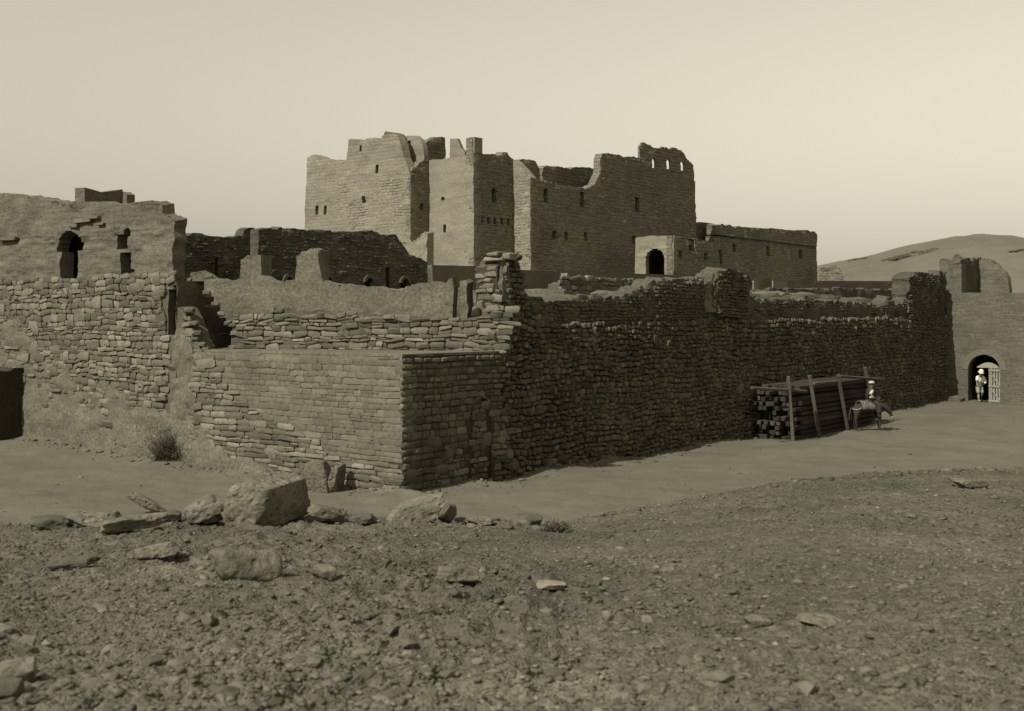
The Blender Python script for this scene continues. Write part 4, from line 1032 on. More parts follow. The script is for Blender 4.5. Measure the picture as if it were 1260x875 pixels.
for h in (hb[0], hb[1], hb[3], hb[4]):
    mb = MB(); c_, r_ = (h[0]+h[1])/2, (h[1]-h[0])/2; z_ = h[3]-r_
    for k in range(7):
        a0, a1 = math.pi*k/7, math.pi*(k+1)/7; pts = []
        for wv in (.14, -.1):
            for (an, q) in ((a0, r_), (a0, r_+.13), (a1, r_+.13), (a1, r_)):
                p = BL.at(c_+q*math.cos(an))+BL.n*wv; pts.append((p[0], p[1], z_+q*math.sin(an)))
        mb.hexa(pts)
    mb.build('niche_arch', M['mud_crest'], cw)
B0 = Frame(P(320, 48.5), (0.68, 0.733))
cw2 = thing('courtyard_wall', 'dark mudbrick wall with a narrow slit, between the left ruin and the pier stubs', 'wall', (*B0.at(-3), 4))
hb2 = [hole(B0, 265, 268.5, 318, 350)]
wall('wall', cw2, B0, B0.S(200), B0.S(326), 3.5, B0.prof([(200, 287), (225, 288), (240, 287), (258, 288), (275, 290), (298, 291), (301, 283), (306, 280), (313, 280), (317, 286), (326, 290)]), M['court'], holes=hb2, th=0.6, res=0.14, rough=0.028, rsc=3.2, crumble=0.06, rise=0.06, course=0.03, seed=152)
face_bricks(cw2, B0, B0.S(212), B0.S(324), 4.8, B0.prof([(200, 290), (275, 293), (298, 294), (301, 286), (313, 283), (326, 293)]), M['crest_brick'], (.10, .17), (.22, .45), 172, holes=hb2, depth=(.03, .10), w0=-.05, shape=DOMED, tilt=4)
mb = MB(); mb.box(B0, hb2[0][0]-.05, hb2[0][1]+.05, -.6, -.5, hb2[0][2], hb2[0][3]+.1); mb.build('slit', M['shade_mortar'], cw2)
BR = Frame(P(525, 64.0), VK)
cw3 = thing('broken_wall', 'pale broken wall end sloping up to a ragged pier, left of the middle tower face', 'wall', (*BR.p0, 5))
wall('wall', cw3, BR, BR.S(484), 0, 4.5, BR.prof([(484, 288), (490, 291), (500, 297), (515, 293), (519, 286), (523, 284), (526, 288)]), M['keep_smooth'], th=0.6, res=0.16, rough=0.06, crumble=0.08, rise=0.15, seed=153)

# ------------------------------------------------------------------ rocks
def rock(name, label, cat, x, yb, wpx, hpx, mt, seed, dr=0.7, rot=0.0, tilt=0.0, roll=0.0, sink=0.12, group=None, sub=4, nz=0.05, ontop=0.0, blocky=False, kp=30):
    X, Y, z = hit(x, yb)
    k = Y/F
    p, f = rock_verts(seed, 5 if wpx > 45 else sub, nz=nz*(0.35 if kp < 10 else 1.5 if wpx > 50 else 1), blocky=blocky, kp=kp)
    p = p*np.array((wpx*k/2, wpx*k/2*dr, hpx*k/2))
    R = (Matrix.Rotation(rot, 3, 'Z') @ Matrix.Rotation(tilt, 3, 'Y') @ Matrix.Rotation(roll, 3, 'X'))
    p = p@np.array(R).T
    h0 = p[:, 2].min(); hh = p[:, 2].max()-h0
    p[:, 2] += -h0-sink*hh+ontop
    p += np.array((X, Y, z))
    return tag(link(name, p, f, mt, smooth=True, sharp=32, loc=(X, Y, z)), label, cat, group)
ROCKS = [
    ('boulder', 'largest boulder, blocky with a pale left face and dark right side', 'boulder', 331, 641, 56, 63, 'rock', 5, 2.3, -.34, .04, .05, True),
    ('rock', 'rounded pale rock with dark underside lying alone in front of the largest boulder', 'rock', 298, 712, 88, 44, 'rock', 64, .85, .5, 0.16, -.1),
    ('stone_slab', 'wide upright slab leaning against the sunlit bastion front', 'slab', 390, 605, 37, 44, 'rock', 14, .65, -.40, -.05, .15, True),
    ('stone_slab', 'thin dark upright slab beside the wide one at the bastion front', 'slab', 415, 605, 10, 44, 'rock', 15, 3.2, -.36, .22, .1, True),
    ('rock', 'large tilted rock with ridged top, in front of the bastion corner', 'rock', 507, 643, 84, 30, 'rock', 21, .6, .3, -.30, 0),
    ('rock', 'triangular dark rock tucked beside the large tilted rock at the bastion corner', 'rock', 549, 643, 34, 26, 'dark_rock', 22, .6, .9, .4, 0),
    ('rock', 'small dark rock just left of the large tilted rock', 'rock', 446, 643, 36, 13, 'dark_rock', 23, .7, .1, -.1, 0),
    ('rock', 'wedge shaped rock just right of the largest boulder', 'rock', 402, 643, 48, 18, 'rock', 24, .6, .2, .25, 0),
    ('rock', 'black flat rock at the left end of the rock line', 'rock', 62, 652, 52, 20, 'dark_rock', 31, .7, .1, 0, 0),
    ('rock', 'brown angular rock next to the black flat rock', 'rock', 118, 647, 66, 22, 'rock', 32, .6, .2, .05, 0),
    ('stone_slab', 'long pale flat slab lying low in the rock line', 'slab', 168, 653, 88, 18, 'rock', 33, .5, .15, -.16, 0),
    ('stone_slab', 'narrow pale slab sloping down behind the long flat slab', 'slab', 180, 634, 66, 13, 'rock', 34, .3, .1, .48, 0),
    ('rock', 'pale sloping rock directly left of the largest boulder', 'rock', 248, 641, 56, 28, 'rock', 35, .7, .2, -.4, 0),
    ('rock', 'dark filler for the shaded gap between the flat slab and the pale sloping rock', 'rock', 213, 640, 28, 14, 'dark_rock', 36, .8, .2, 0, 0),  # dark filler rock painted in where a gap lies in shade
    ('rock', 'squat rock under the pale sloping rock', 'rock', 258, 645, 34, 13, 'rock', 37, .8, .2, 0, 0),
    ('rock', 'flat dark rock at the right end of the rock line', 'rock', 648, 645, 42, 16, 'dark_rock', 41, .7, .1, .1, 0),
    ('rock', 'low grey rock between the triangular rock and the right end of the rock line', 'rock', 592, 646, 38, 12, 'rock', 42, .7, .1, .1, 0),
    ('stone', 'white flat stone lying alone on the middle of the slope', 'stone', 677, 726, 38, 12, 'pale_rock', 43, .7, .1, 0, 0),
    ('rock', 'half buried flat rock left of the white stone', 'rock', 563, 713, 56, 20, 'rock', 44, .7, .1, .05, 0),
    ('rock', 'flat oval rock with dark rim on the bare slope at right', 'rock', 1007, 768, 56, 13, 'rock', 45, .8, .1, .08, 0),
    ('rock', 'pale flat rock left of the oval dark rimmed rock', 'rock', 932, 768, 42, 13, 'rock', 46, .7, .1, .05, 0),
    ('rock', 'flat dark rock on the crest of the slope below the gate', 'rock', 1192, 600, 44, 11, 'rock', 47, .8, .1, .1, 0),
    ('rock', 'slate like rock ledge left of the rounded pale rock', 'rock', 195, 688, 56, 18, 'rock', 48, .7, .2, -.2, 0),
    ('rock', 'small pale pointed rock right of the rounded pale rock', 'rock', 398, 711, 32, 16, 'rock', 49, .7, .2, .1, 0),
    ('rock', 'brown rock with black shadowed side at the lower left corner', 'rock', 20, 838, 48, 34, 'rock', 50, .8, .2, 0, 0),
    ('rock', 'broken rock partly buried at the lower left edge', 'rock', 6, 858, 44, 26, 'dark_rock', 53, .8, .2, 0, 0),
    ('rock', 'long low clod ridge on the left slope', 'rock', 88, 700, 66, 16, 'dark_rock', 51, .6, .2, -.1, 0),
    ('rock', 'pale stone standing near the bottom centre left', 'rock', 256, 768, 16, 16, 'rock', 52, .8, .2, 0, 0),
]
for q in ROCKS:
    rock(q[0], q[1], q[2], q[3], q[4], q[5], q[6], M[q[7]], q[8], q[9], q[10], q[11], q[12], blocky=len(q) > 13, kp=6 if q[8] == 64 else 30)

# loose stones: the largest 240 one by one, all the rest as one rubble cover
RT = []
for k in range(14):
    p, f = rock_verts(200+k, 1, planes=7, nz=0.0); RT.append((p, f))
RT_ME = []
for k, (p, f) in enumerate(RT):
    me = bpy.data.meshes.new('loose_stone'); me.from_pydata(p.tolist(), [], f); me.materials.append(M['pebble']); RT_ME.append(me)
r = random.Random(77)
cand = []
while len(cand) < 15000:
    x = r.uniform(-60, 1320); Yv = 4.2*(24/4.2)**(r.random()**0.85)
    X = (x-CX)/F*Yv
    zz, st, _ = ground_parts(X, Yv)
    if st < 0.55: continue
    left_bias = 1.0 if x < 560 else (0.75 if x < 800 else 0.5)
    if r.random() > left_bias*(0.45+0.55*float(vnoise(X*.5, Yv*.5, seed=61)*.5+.5)): continue
    size = 0.0095*(1-r.random())**-0.40*(1.0 if x < 620 else .75)
    size = min(size, 0.058)
    cand.append((size/Yv, X, Yv, size))
cand.sort(reverse=True)
zs_ = gz(np.array([c[1] for c in cand]), np.array([c[2] for c in cand]))
V, Fc, nb = [], [], 0
for q, (_, X, Yv, size) in enumerate(cand):
    k = r.randrange(14); a = r.uniform(0, 6.28)
    sc = np.array((size*r.uniform(.8, 1.5), size*r.uniform(.6, 1.0), size*r.uniform(.32, .62)))
    tl = r.gauss(0, .22)
    if q < 240:
        o = bpy.data.objects.new('loose_stone', RT_ME[k]); COL.objects.link(o)
        o.location = (X, Yv, float(zs_[q])+sc[2]*.02); o.scale = sc; o.rotation_euler = (tl, 0, a)
        tag(o, 'small brown loose stone among the rubble of the near slope', 'stone', 'loose stones on the near slope')
    else:
        Rm = np.array(Matrix.Rotation(a, 3, 'Z') @ Matrix.Rotation(tl, 3, 'X'))
        p = (RT[k][0]*sc)@Rm.T+np.array((X, Yv, float(zs_[q])+sc[2]*.02)); V.append(p)
        Fc += [tuple(nb+i for i in fc) for fc in RT[k][1]]; nb += len(p)
GV, GF = np.vstack(V), Fc
tag(link_fast('rubble', GV, np.array(GF), M['pebble']), 'small stones scattered over the near slope', kind='stuff')
def grit(n, sampler, sizes, seed, name, label, mt=None):
    """Fine gravel: many 20-sided chips."""
    rr_ = np.random.RandomState(seed)
    X, Y = sampler(rr_, n)
    n = len(X)
    sz = sizes[0]*(1-rr_.rand(n))**-0.5; sz = np.minimum(sz, sizes[1])
    p0, f0 = rock_verts(300, 1, planes=0, nz=0)
    bm = bmesh.new(); bmesh.ops.create_icosphere(bm, subdivisions=1, radius=1.0)
    ic = np.array([v.co[:] for v in bm.verts]); fi = np.array([[v.index for v in q.verts] for q in bm.faces]); bm.free()
    jit = 1+.28*rr_.normal(size=(n, len(ic), 1))
    a = rr_.rand(n)*6.283; ca, sa = np.cos(a)[:, None], np.sin(a)[:, None]
    q = ic[None]*jit*np.stack((sz*rr_.uniform(.9, 1.5, n), sz*rr_.uniform(.6, 1, n), sz*rr_.uniform(.35, .7, n)), -1)[:, None, :]
    V = np.stack((X[:, None]+q[..., 0]*ca-q[..., 1]*sa, Y[:, None]+q[..., 0]*sa+q[..., 1]*ca, gz(X, Y)[:, None]+q[..., 2]+.15*sz[:, None]), -1)
    Fa = (fi[None]+(np.arange(n)*len(ic))[:, None, None]).reshape(-1, 3)
    tag(link_fast(name, V.reshape(-1, 3), Fa, mt or M['pebble']), label, kind='stuff')
def near_slope(rr_, n):
    x = rr_.uniform(-60, 1320, n*2); Y = 4.0*(24/4.0)**(rr_.rand(n*2)**.9); X = (x-CX)/F*Y
    _, st, _ = ground_parts(X, Y)
    k = (st > .35) & (rr_.rand(n*2) < .35+.65*(vnoise(X*.9, Y*.9, seed=64)*.5+.5))
    return X[k][:n], Y[k][:n]
grit(42000, near_slope, (.006, .026), 5, 'gravel', 'fine gravel covering the near slope')
grit(110, near_slope, (.012, .030), 9, 'pebbles', 'few white pebbles dotted over the near slope', M['pale_rock'])
def on_crest(rr_, n):
    x = rr_.uniform(560, 1330, n); dc = np.interp(x, CR[:, 0], CR[:, 2]); Y = dc+rr_.normal(-.5, .7, n); return (x-CX)/F*Y, Y
grit(420, on_crest, (.018, .11), 10, 'rubble', 'stones strewn along the crest of the near slope')
def wall_foot(rr_, n):
    t = rr_.rand(n); d = np.abs(rr_.normal(0, .45, n))+.05
    u = rr_.rand(n) < .68
    a = RF.p0[None]+RF.d[None]*(t*43)[:, None]+RF.n[None]*d[:, None]; b = LF.p0[None]-LF.d[None]*(t*24)[:, None]+LF.n[None]*d[:, None]
    q = np.where(u[:, None], a, b); return q[:, 0], q[:, 1]
grit(1800, wall_foot, (.015, .09), 6, 'rubble', 'small fallen stones along the foot of the walls')
def on_sand(rr_, n):
    x = rr_.uniform(0, 1290, n); Y = rr_.uniform(18, 60, n); X = (x-CX)/F*Y
    _, st, _ = ground_parts(X, Y)
    k = (st < .3) & ((X+2.604)*.796-(Y-27)*.606 > .3) | (st < .3) & ((X+2.604)*.606+(Y-27)*.796 < -.3)
    return X[k], Y[k]
grit(3000, on_sand, (.008, .05), 8, 'gravel', 'stray small stones lying on the sand')

# rocks on the sand hill
def outcrop(x, y, wm, hm, seed, label):
    # nearest dune vertex that projects there
    px = CX+F*DX/DY; py = HOR+(EYE-DZ)/DY*F
    d2 = (px-x)**2+((py-y)*2)**2+np.where(DY > 308, 1e6, 0)
    i = np.unravel_index(np.argmin(d2), d2.shape)
    c = np.array((DX[i], DY[i], DZ[i]))
    V, Fc, nb = [], [], 0
    rr_ = random.Random(seed)
    for k in range(34):
        p, f = rock_verts(seed*10+k, 2, nz=.12)
        u = rr_.uniform(-1, 1)
        p = p*np.array((wm*rr_.uniform(.05, .14), hm*rr_.uniform(.5, 1.2), hm*rr_.uniform(.12, .35)))+c+np.array((u*wm*.55, rr_.uniform(-3, 3), u*hm*.8-.2*hm+rr_.uniform(-.45, .3)*hm*(1-abs(u))))
        V.append(p); Fc += [tuple(nb+j for j in q) for q in f]; nb += len(p)
    tag(link('rock_outcrop', np.vstack(V), Fc, M['outcrop'], smooth=False, loc=c), label, 'rock outcrop', kind='thing')
outcrop(1124, 311, 11, 1.7, 5, 'broad dark rock outcrop on the upper slope of the sand hill')
outcrop(1052, 319, 5, .6, 6, 'small dark rock outcrop at the left shoulder of the sand hill')
outcrop(1248, 309, 5, .5, 7, 'low dark rock band near the right end of the sand hill')

# ------------------------------------------------------------------ timber stack
E0 = P(977, 40.6)
TS = Frame(E0, UR)                                        # long side
zg0 = 0.12
rt = random.Random(9)
colw, rowh = 0.175, 0.172
for ci in range(9):
    for ri in range(10):
        if (ci, ri) in ((0, 9), (0, 8), (1, 9), (8, 9), (4, 9), (2, 5), (6, 3)) and rt.random() < .6: continue
        wv = -ci*colw-rt.uniform(0, .03)
        z0 = zg0+ri*rowh+(0.05 if ri == 9 else 0)+rt.uniform(-.012, .012)
        s0 = rt.uniform(-.12, .38)+(0.35 if rt.random() < .18 else 0)+(.12 if ci == 0 else 0)
        s1 = 8.3+rt.uniform(-.5, .9)
        hgt = rowh*rt.uniform(.70, .98); wid = colw*rt.uniform(.68, .98)
        mb = MB(); pa, pb = TS.at(s0)+TS.n*(wv-wid/2), TS.at(s1)+TS.n*(wv-wid/2+rt.uniform(-.05, .05))
        mb.bar((pa[0], pa[1], z0+hgt/2), (pb[0], pb[1], z0+hgt/2+rt.uniform(-.015, .015)), wid, hgt, rt.gauss(0, .09))
        endm = M['timber'] if rt.random() < .7 else M['timber_end']
        p = TS.at((s0+s1)/2)+TS.n*wv
        lab = 'dark squared timber beam lying in the stack against the long wall'
        tag(mb.build('timber_beam', endm, loc=(p[0], p[1], z0), bevel=.012), lab, 'beam', 'beams of the timber stack')
ztop = zg0+10*rowh+.06
for k in range(7):                                        # boards laid over the stack
    wv = -.0-k*.24; mb = MB(); s0 = .2+rt.uniform(0, .5)
    mb.box(TS, s0, 8.0+rt.uniform(-.6, 1.0), wv-.22, wv+.02, ztop, ztop+.16, .012)
    p = TS.at(4)+TS.n*wv
    tag(mb.build('timber_plank', M['timber'], loc=(p[0], p[1], ztop), bevel=.01), 'thick dark plank on top of the timber stack, '+('nearest its open long side', 'second from its open long side', 'third from its open long side', 'in the middle of them', 'third from the long wall', 'second from the long wall', 'nearest the long wall')[k], 'plank', 'planks over the timber stack')
def stick(name, label, cat, pa, pb, wpx, dA, dB):
    """A pole between two image points at given depths in front of the stack side."""
    fa, fb = TS.off(dA), TS.off(dB)
    A_, B_ = fa.at(fa.S(pa[0])), fb.at(fb.S(pb[0]))
    a3 = (A_[0], A_[1], Zat(pa[1], A_[1])); b3 = (B_[0], B_[1], Zat(pb[1], B_[1]))
    wd = wpx*A_[1]/F
    mb = MB(); mb.bar(a3, b3, wd, wd*.8, .3)
    tag(mb.build(name, M['pole'], loc=b3 if b3[2] < a3[2] else a3, bevel=.012), label, cat)
stick('wooden_post', 'wooden post at the near end of the timber stack, nearest the open beam ends', 'post', (970, 463), (976, 545), 4.2, .06, .12)
stick('wooden_post', 'leaning wooden post second from the near end of the timber stack', 'post', (996, 462), (1008.5, 538), 4.2, .06, .2)
stick('wooden_post', 'leaning wooden post third along the stack, just left of the donkey', 'post', (1031, 461), (1043, 528), 4.2, .06, .2)
stick('wooden_post', 'short leaning wooden post at the far end of the stack above the rider', 'post', (1064, 452), (1074, 496), 4.4, .0, .15)
stick('wooden_pole', 'level pole on the stack across the near end post', 'pole', (925, 477.5), (992, 481.5), 4.0, -.2, .14)
stick('wooden_pole', 'level plank on the stack between the near end post and the second post', 'pole', (976, 477), (1003, 475), 4.6, -.25, -.1)
stick('wooden_pole', 'level pole on the stack between the second and third post', 'pole', (1001, 472), (1033, 469), 3.6, -.08, -.05)
stick('wooden_pole', 'level pole crossing the far end post above the donkey', 'pole', (1033, 463), (1087, 467), 3.6, .14, .2)

# ------------------------------------------------------------------ figures
def skin(name, joints, edges, mt, parent, base, yaw, root, sub=1, label=None):
    """Continuous body grown round a skeleton: joints name -> ((x, y, z), radius)."""
    names = list(joints); ix = {n: i for i, n in enumerate(names)}
    me = bpy.data.meshes.new(name)
    me.from_pydata([joints[n][0] for n in names], [(ix[a], ix[b]) for a, b in edges], [])
    me.materials.append(mt)
    o = bpy.data.objects.new(name, me); COL.objects.link(o)
    o.parent = parent
    o.rotation_euler = (0, 0, yaw)
    o.location = (0, 0, 0)
    m = o.modifiers.new('skin', 'SKIN'); m.use_smooth_shade = True
    for i, n in enumerate(names):
        rd = joints[n][1]; rd = rd if isinstance(rd, tuple) else (rd, rd)
        me.skin_vertices[0].data[i].radius = rd
        me.skin_vertices[0].data[i].use_root = (n == root)
    s_ = o.modifiers.new('sub', 'SUBSURF'); s_.levels = sub; s_.render_levels = sub
    return o
def local(name, verts, faces, mt, parent, yaw, smooth=True):
    me = bpy.data.meshes.new(name); me.from_pydata([tuple(v) for v in verts], [], faces); me.materials.append(mt)
    if smooth: me.polygons.foreach_set('use_smooth', [True]*len(me.polygons))
    o = bpy.data.objects.new(name, me); COL.objects.link(o); o.parent = parent; o.rotation_euler = (0, 0, yaw); return o
def lathe(prof, seg=16, c=(0, 0, 0), sx=1.0, sy=1.0, tilt=0.0):
    v, f = [], []
    for (r_, z) in prof:
        for k in range(seg):
            a = 2*math.pi*k/seg; v.append((r_*math.cos(a)*sx, r_*math.sin(a)*sy, z))
    for j in range(len(prof)-1):
        for k in range(seg): f.append((j*seg+k, j*seg+(k+1) % seg, (j+1)*seg+(k+1) % seg, (j+1)*seg+k))
    R = Matrix.Rotation(tilt, 3, 'X')
    return [tuple(R @ Vector(p)+Vector(c)) for p in v], f
def hand(J, E, tag_, wrist, palm, fdir, side, rad=.011):
    """Palm and five curled fingers added to a skeleton."""
    w_, p_, fd, sd = Vector(wrist), Vector(palm), Vector(fdir).normalized(), Vector(side).normalized()
    J[tag_+'palm'] = (tuple(p_), (.030, .022)); E.append((tag_+'wrist', tag_+'palm'))
    nrm = fd.cross(sd)
    for k, (off, ln) in enumerate(((-.03, .075), (-.01, .085), (.01, .08), (.03, .062))):
        a = p_+sd*off+fd*.03; b = a+fd*ln*.55+nrm*.012; c = b+fd*ln*.35+nrm*.03
        for n_, q in (('a', a), ('b', b), ('c', c)): J[f'{tag_}f{k}{n_}'] = (tuple(q), rad*(1 if n_ != 'c' else .8))
        E += [(tag_+'palm', f'{tag_}f{k}a'), (f'{tag_}f{k}a', f'{tag_}f{k}b'), (f'{tag_}f{k}b', f'{tag_}f{k}c')]
    a = p_-sd*.038-fd*.005; b = a-sd*.02+fd*.035
    J[tag_+'ta'] = (tuple(a), rad*1.1); J[tag_+'tb'] = (tuple(b), rad); E += [(tag_+'palm', tag_+'ta'), (tag_+'ta', tag_+'tb')]

# man in the doorway: stoops forward, one hand at his helmet. Local axes: x right in the picture, -y towards the camera
mp = GW.at(GW.S(1203.5))-GW.n*0.28
mz = float(gz(mp[0], mp[1]))+.0
man = thing('person', 'person in white helmet, white jacket and pale breeches stooping in the arched gate doorway', 'person', (mp[0], mp[1], mz))
yw = 0.12
J = {'pelvis': ((.02, .06, .90), (.10, .075)), 'waist': ((.02, .02, 1.05), (.10, .075)), 'chest': ((.0, -.07, 1.27), (.115, .08)), 'neck': ((-.03, -.17, 1.40), .055), 'headb': ((-.05, -.22, 1.47), (.075, .085)), 'headt': ((-.06, -.25, 1.58), (.078, .092)),
     'shl': ((-.17, -.09, 1.32), .045), 'ell': ((-.27, -.22, 1.13), .038), 'lwrist': ((-.19, -.33, 1.36), .030), 'shr': ((.18, -.06, 1.32), .045), 'elr': ((.31, -.04, 1.09), .038), 'rwrist': ((.12, -.24, .98), .030),
     'hl': ((-.08, .04, .84), .09), 'kl': ((-.09, -.05, .50), .065), 'al': ((-.04, .02, .09), .042), 'tl': ((-.05, -.14, .04), .035), 'hr': ((.12, .05, .84), .09), 'kr': ((.16, -.02, .50), .065), 'ar': ((.14, .16, .12), .042), 'tr': ((.15, .02, .05), .035)}
E = [('pelvis', 'waist'), ('waist', 'chest'), ('chest', 'neck'), ('neck', 'headb'), ('headb', 'headt'), ('chest', 'shl'), ('shl', 'ell'), ('ell', 'lwrist'), ('chest', 'shr'), ('shr', 'elr'), ('elr', 'rwrist'),
     ('pelvis', 'hl'), ('hl', 'kl'), ('kl', 'al'), ('al', 'tl'), ('pelvis', 'hr'), ('hr', 'kr'), ('kr', 'ar'), ('ar', 'tr')]
J['nose'] = ((-.055, -.345, 1.525), .016); E.append(('headb', 'nose'))
hand(J, E, 'l', J['lwrist'][0], (-.16, -.34, 1.44), (.15, -.1, .9), (1, 0, 0)); hand(J, E, 'r', J['rwrist'][0], (.06, -.28, .97), (-.9, -.2, -.1), (0, 0, 1))
skin('body', J, E, M['skin'], man, None, yw, 'pelvis')
Jj = {'hem': ((.02, .05, .84), (.185, .15)), 'waist': ((.02, .02, 1.03), (.165, .135)), 'chest': ((.0, -.075, 1.26), (.19, .145)), 'col': ((-.02, -.14, 1.385), (.075, .07)),
      'shl': ((-.19, -.085, 1.33), .082), 'ell': ((-.28, -.22, 1.13), .066), 'wl': ((-.205, -.315, 1.32), .048), 'shr': ((.20, -.055, 1.33), .082), 'elr': ((.325, -.04, 1.08), .070), 'wr': ((.15, -.22, .99), .050)}
skin('jacket', Jj, [('hem', 'waist'), ('waist', 'chest'), ('chest', 'col'), ('chest', 'shl'), ('shl', 'ell'), ('ell', 'wl'), ('chest', 'shr'), ('shr', 'elr'), ('elr', 'wr')], M['white'], man, None, yw, 'waist')
Jb = {'pel': ((.02, .06, .86), (.15, .125)), 'hl': ((-.09, .02, .72), .125), 'kl': ((-.10, -.05, .44), .080), 'hr': ((.13, .04, .72), .125), 'kr': ((.165, -.02, .44), .080)}
skin('breeches', Jb, [('pel', 'hl'), ('hl', 'kl'), ('pel', 'hr'), ('hr', 'kr')], M['grey_cloth'], man, None, yw, 'pel')
Jg = {'kl': ((-.09, -.05, .43), .072), 'al': ((-.04, .02, .09), .052), 'tl': ((-.05, -.15, .045), .042)}
skin('boot', Jg, [('kl', 'al'), ('al', 'tl')], M['grey_cloth'], man, None, yw, 'al')
Jg = {'kr': ((.16, -.02, .43), .072), 'ar': ((.14, .16, .12), .052), 'tr': ((.15, .0, .05), .042)}
skin('boot', Jg, [('kr', 'ar'), ('ar', 'tr')], M['leather'], man, None, yw, 'ar')
v, f = lathe([(.0, .155), (.04, .152), (.085, .125), (.112, .075), (.120, .02), (.138, -.012), (.148, -.028), (.142, -.033), (.116, .0), (.0, .02)], 18, (-.065, -.275, 1.61), 1.0, 1.15, .45)
local('sun_helmet', v, f, M['white'], man, yw)
mb = MB(); mb.v = []
for z0_, z1_ in ((.93, 1.05),):
    mb.hexa([(x_, y_, z_) for z_ in (z0_, z1_) for x_, y_ in ((-.05, -.34), (.08, -.34), (.08, -.25), (-.05, -.25))])
cam_o = local('camera_case', mb.v, mb.f, M['leather'], None, yw, False)
cam_o.location = man.location; tag(cam_o, 'small dark case held at the waist of the person in the white helmet', 'case')

# donkey and rider. Local x: forwards (right in the picture), y: away
dX, dY, dZ = hit(1070, 529.5)
dk = thing('donkey', 'dark donkey with white muzzle and lowered head standing beside the timber stack', 'donkey', (dX, dY, dZ))
dyw = 0.30
D = {'rump': ((-.58, 0, .86), (.165, .15)), 'loin': ((-.28, 0, .86), (.17, .19)), 'belly': ((.02, 0, .80), (.19, .20)), 'chest': ((.30, 0, .80), (.17, .19)), 'neck1': ((.50, 0, .86), (.10, .13)), 'neck2': ((.66, 0, .76), (.085, .11)),
     'poll': ((.79, 0, .70), (.085, .09)), 'face': ((.86, -.01, .56), .068), 'nose': ((.91, -.01, .45), .050), 'earl': ((.77, -.08, .83), .025), 'earlt': ((.76, -.12, .95), .012), 'earr': ((.77, .08, .83), .025), 'earrt': ((.76, .12, .95), .012),
     'hl0': ((-.60, -.13, .66), .105), 'hl1': ((-.66, -.14, .38), .050), 'hl2': ((-.62, -.14, .10), .036), 'hl3': ((-.59, -.14, .02), .045), 'hr0': ((-.54, .13, .66), .105), 'hr1': ((-.60, .14, .38), .050), 'hr2': ((-.52, .14, .10), .036), 'hr3': ((-.49, .14, .02), .045),
     'fl0': ((.32, -.12, .58), .070), 'fl1': ((.33, -.13, .34), .045), 'fl2': ((.32, -.13, .10), .034), 'fl3': ((.34, -.13, .02), .044), 'fr0': ((.36, .12, .58), .070), 'fr1': ((.47, .13, .36), .045), 'fr2': ((.45, .13, .12), .034), 'fr3': ((.48, .13, .05), .044),
     'tail1': ((-.76, 0, .80), .035), 'tail2': ((-.82, 0, .55), .028), 'tail3': ((-.82, 0, .34), .035)}
DE = [('rump', 'loin'), ('loin', 'belly'), ('belly', 'chest'), ('chest', 'neck1'), ('neck1', 'neck2'), ('neck2', 'poll'), ('poll', 'face'), ('face', 'nose'), ('poll', 'earl'), ('earl', 'earlt'), ('poll', 'earr'), ('earr', 'earrt'),
      ('rump', 'hl0'), ('hl0', 'hl1'), ('hl1', 'hl2'), ('hl2', 'hl3'), ('rump', 'hr0'), ('hr0', 'hr1'), ('hr1', 'hr2'), ('hr2', 'hr3'), ('chest', 'fl0'), ('fl0', 'fl1'), ('fl1', 'fl2'), ('fl2', 'fl3'), ('chest', 'fr0'), ('fr0', 'fr1'), ('fr1', 'fr2'), ('fr2', 'fr3'),
      ('rump', 'tail1'), ('tail1', 'tail2'), ('tail2', 'tail3')]
skin('body', D, DE, M['hide'], dk, None, dyw, 'belly')
skin('muzzle', {'a': ((.89, -.012, .50), .060), 'b': ((.915, -.012, .43), .060)}, [('a', 'b')], M['muzzle'], dk, None, dyw, 'a')
# saddle cloth: an arched blanket over the back
sv, sf_ = [], []
for i in range(7):
    x_ = -.44+.64*i/6
    for j in range(13):
        a = math.radians(-118+236*j/12)
        for rr_ in (.212,): sv.append((x_, math.sin(a)*(.225+.02*abs(j-6)/6), .83+math.cos(a)*.225+.006*math.sin(i*3+j)))
for i in range(6):
    for j in range(12): sf_.append((i*13+j, (i+1)*13+j, (i+1)*13+j+1, i*13+j+1))
so = local('saddle_cloth', sv, sf_, M['saddle'], None, dyw)
so.location = dk.location; sm = so.modifiers.new('thick', 'SOLIDIFY'); sm.thickness = .025
tag(so, 'light patterned saddle cloth over the back of the donkey', 'saddle cloth')
skin('breeching_strap', {'a': ((-.45, -.215, .82), .016), 'b': ((-.62, -.19, .74), .016), 'c': ((-.75, -.1, .78), .014)}, [('a', 'b'), ('b', 'c')], M['grey_cloth'], so, None, 0, 'b')
rd = thing('person', 'rider in dark robe with white turban and white sleeves sitting on the donkey', 'person', (dX, dY, dZ))
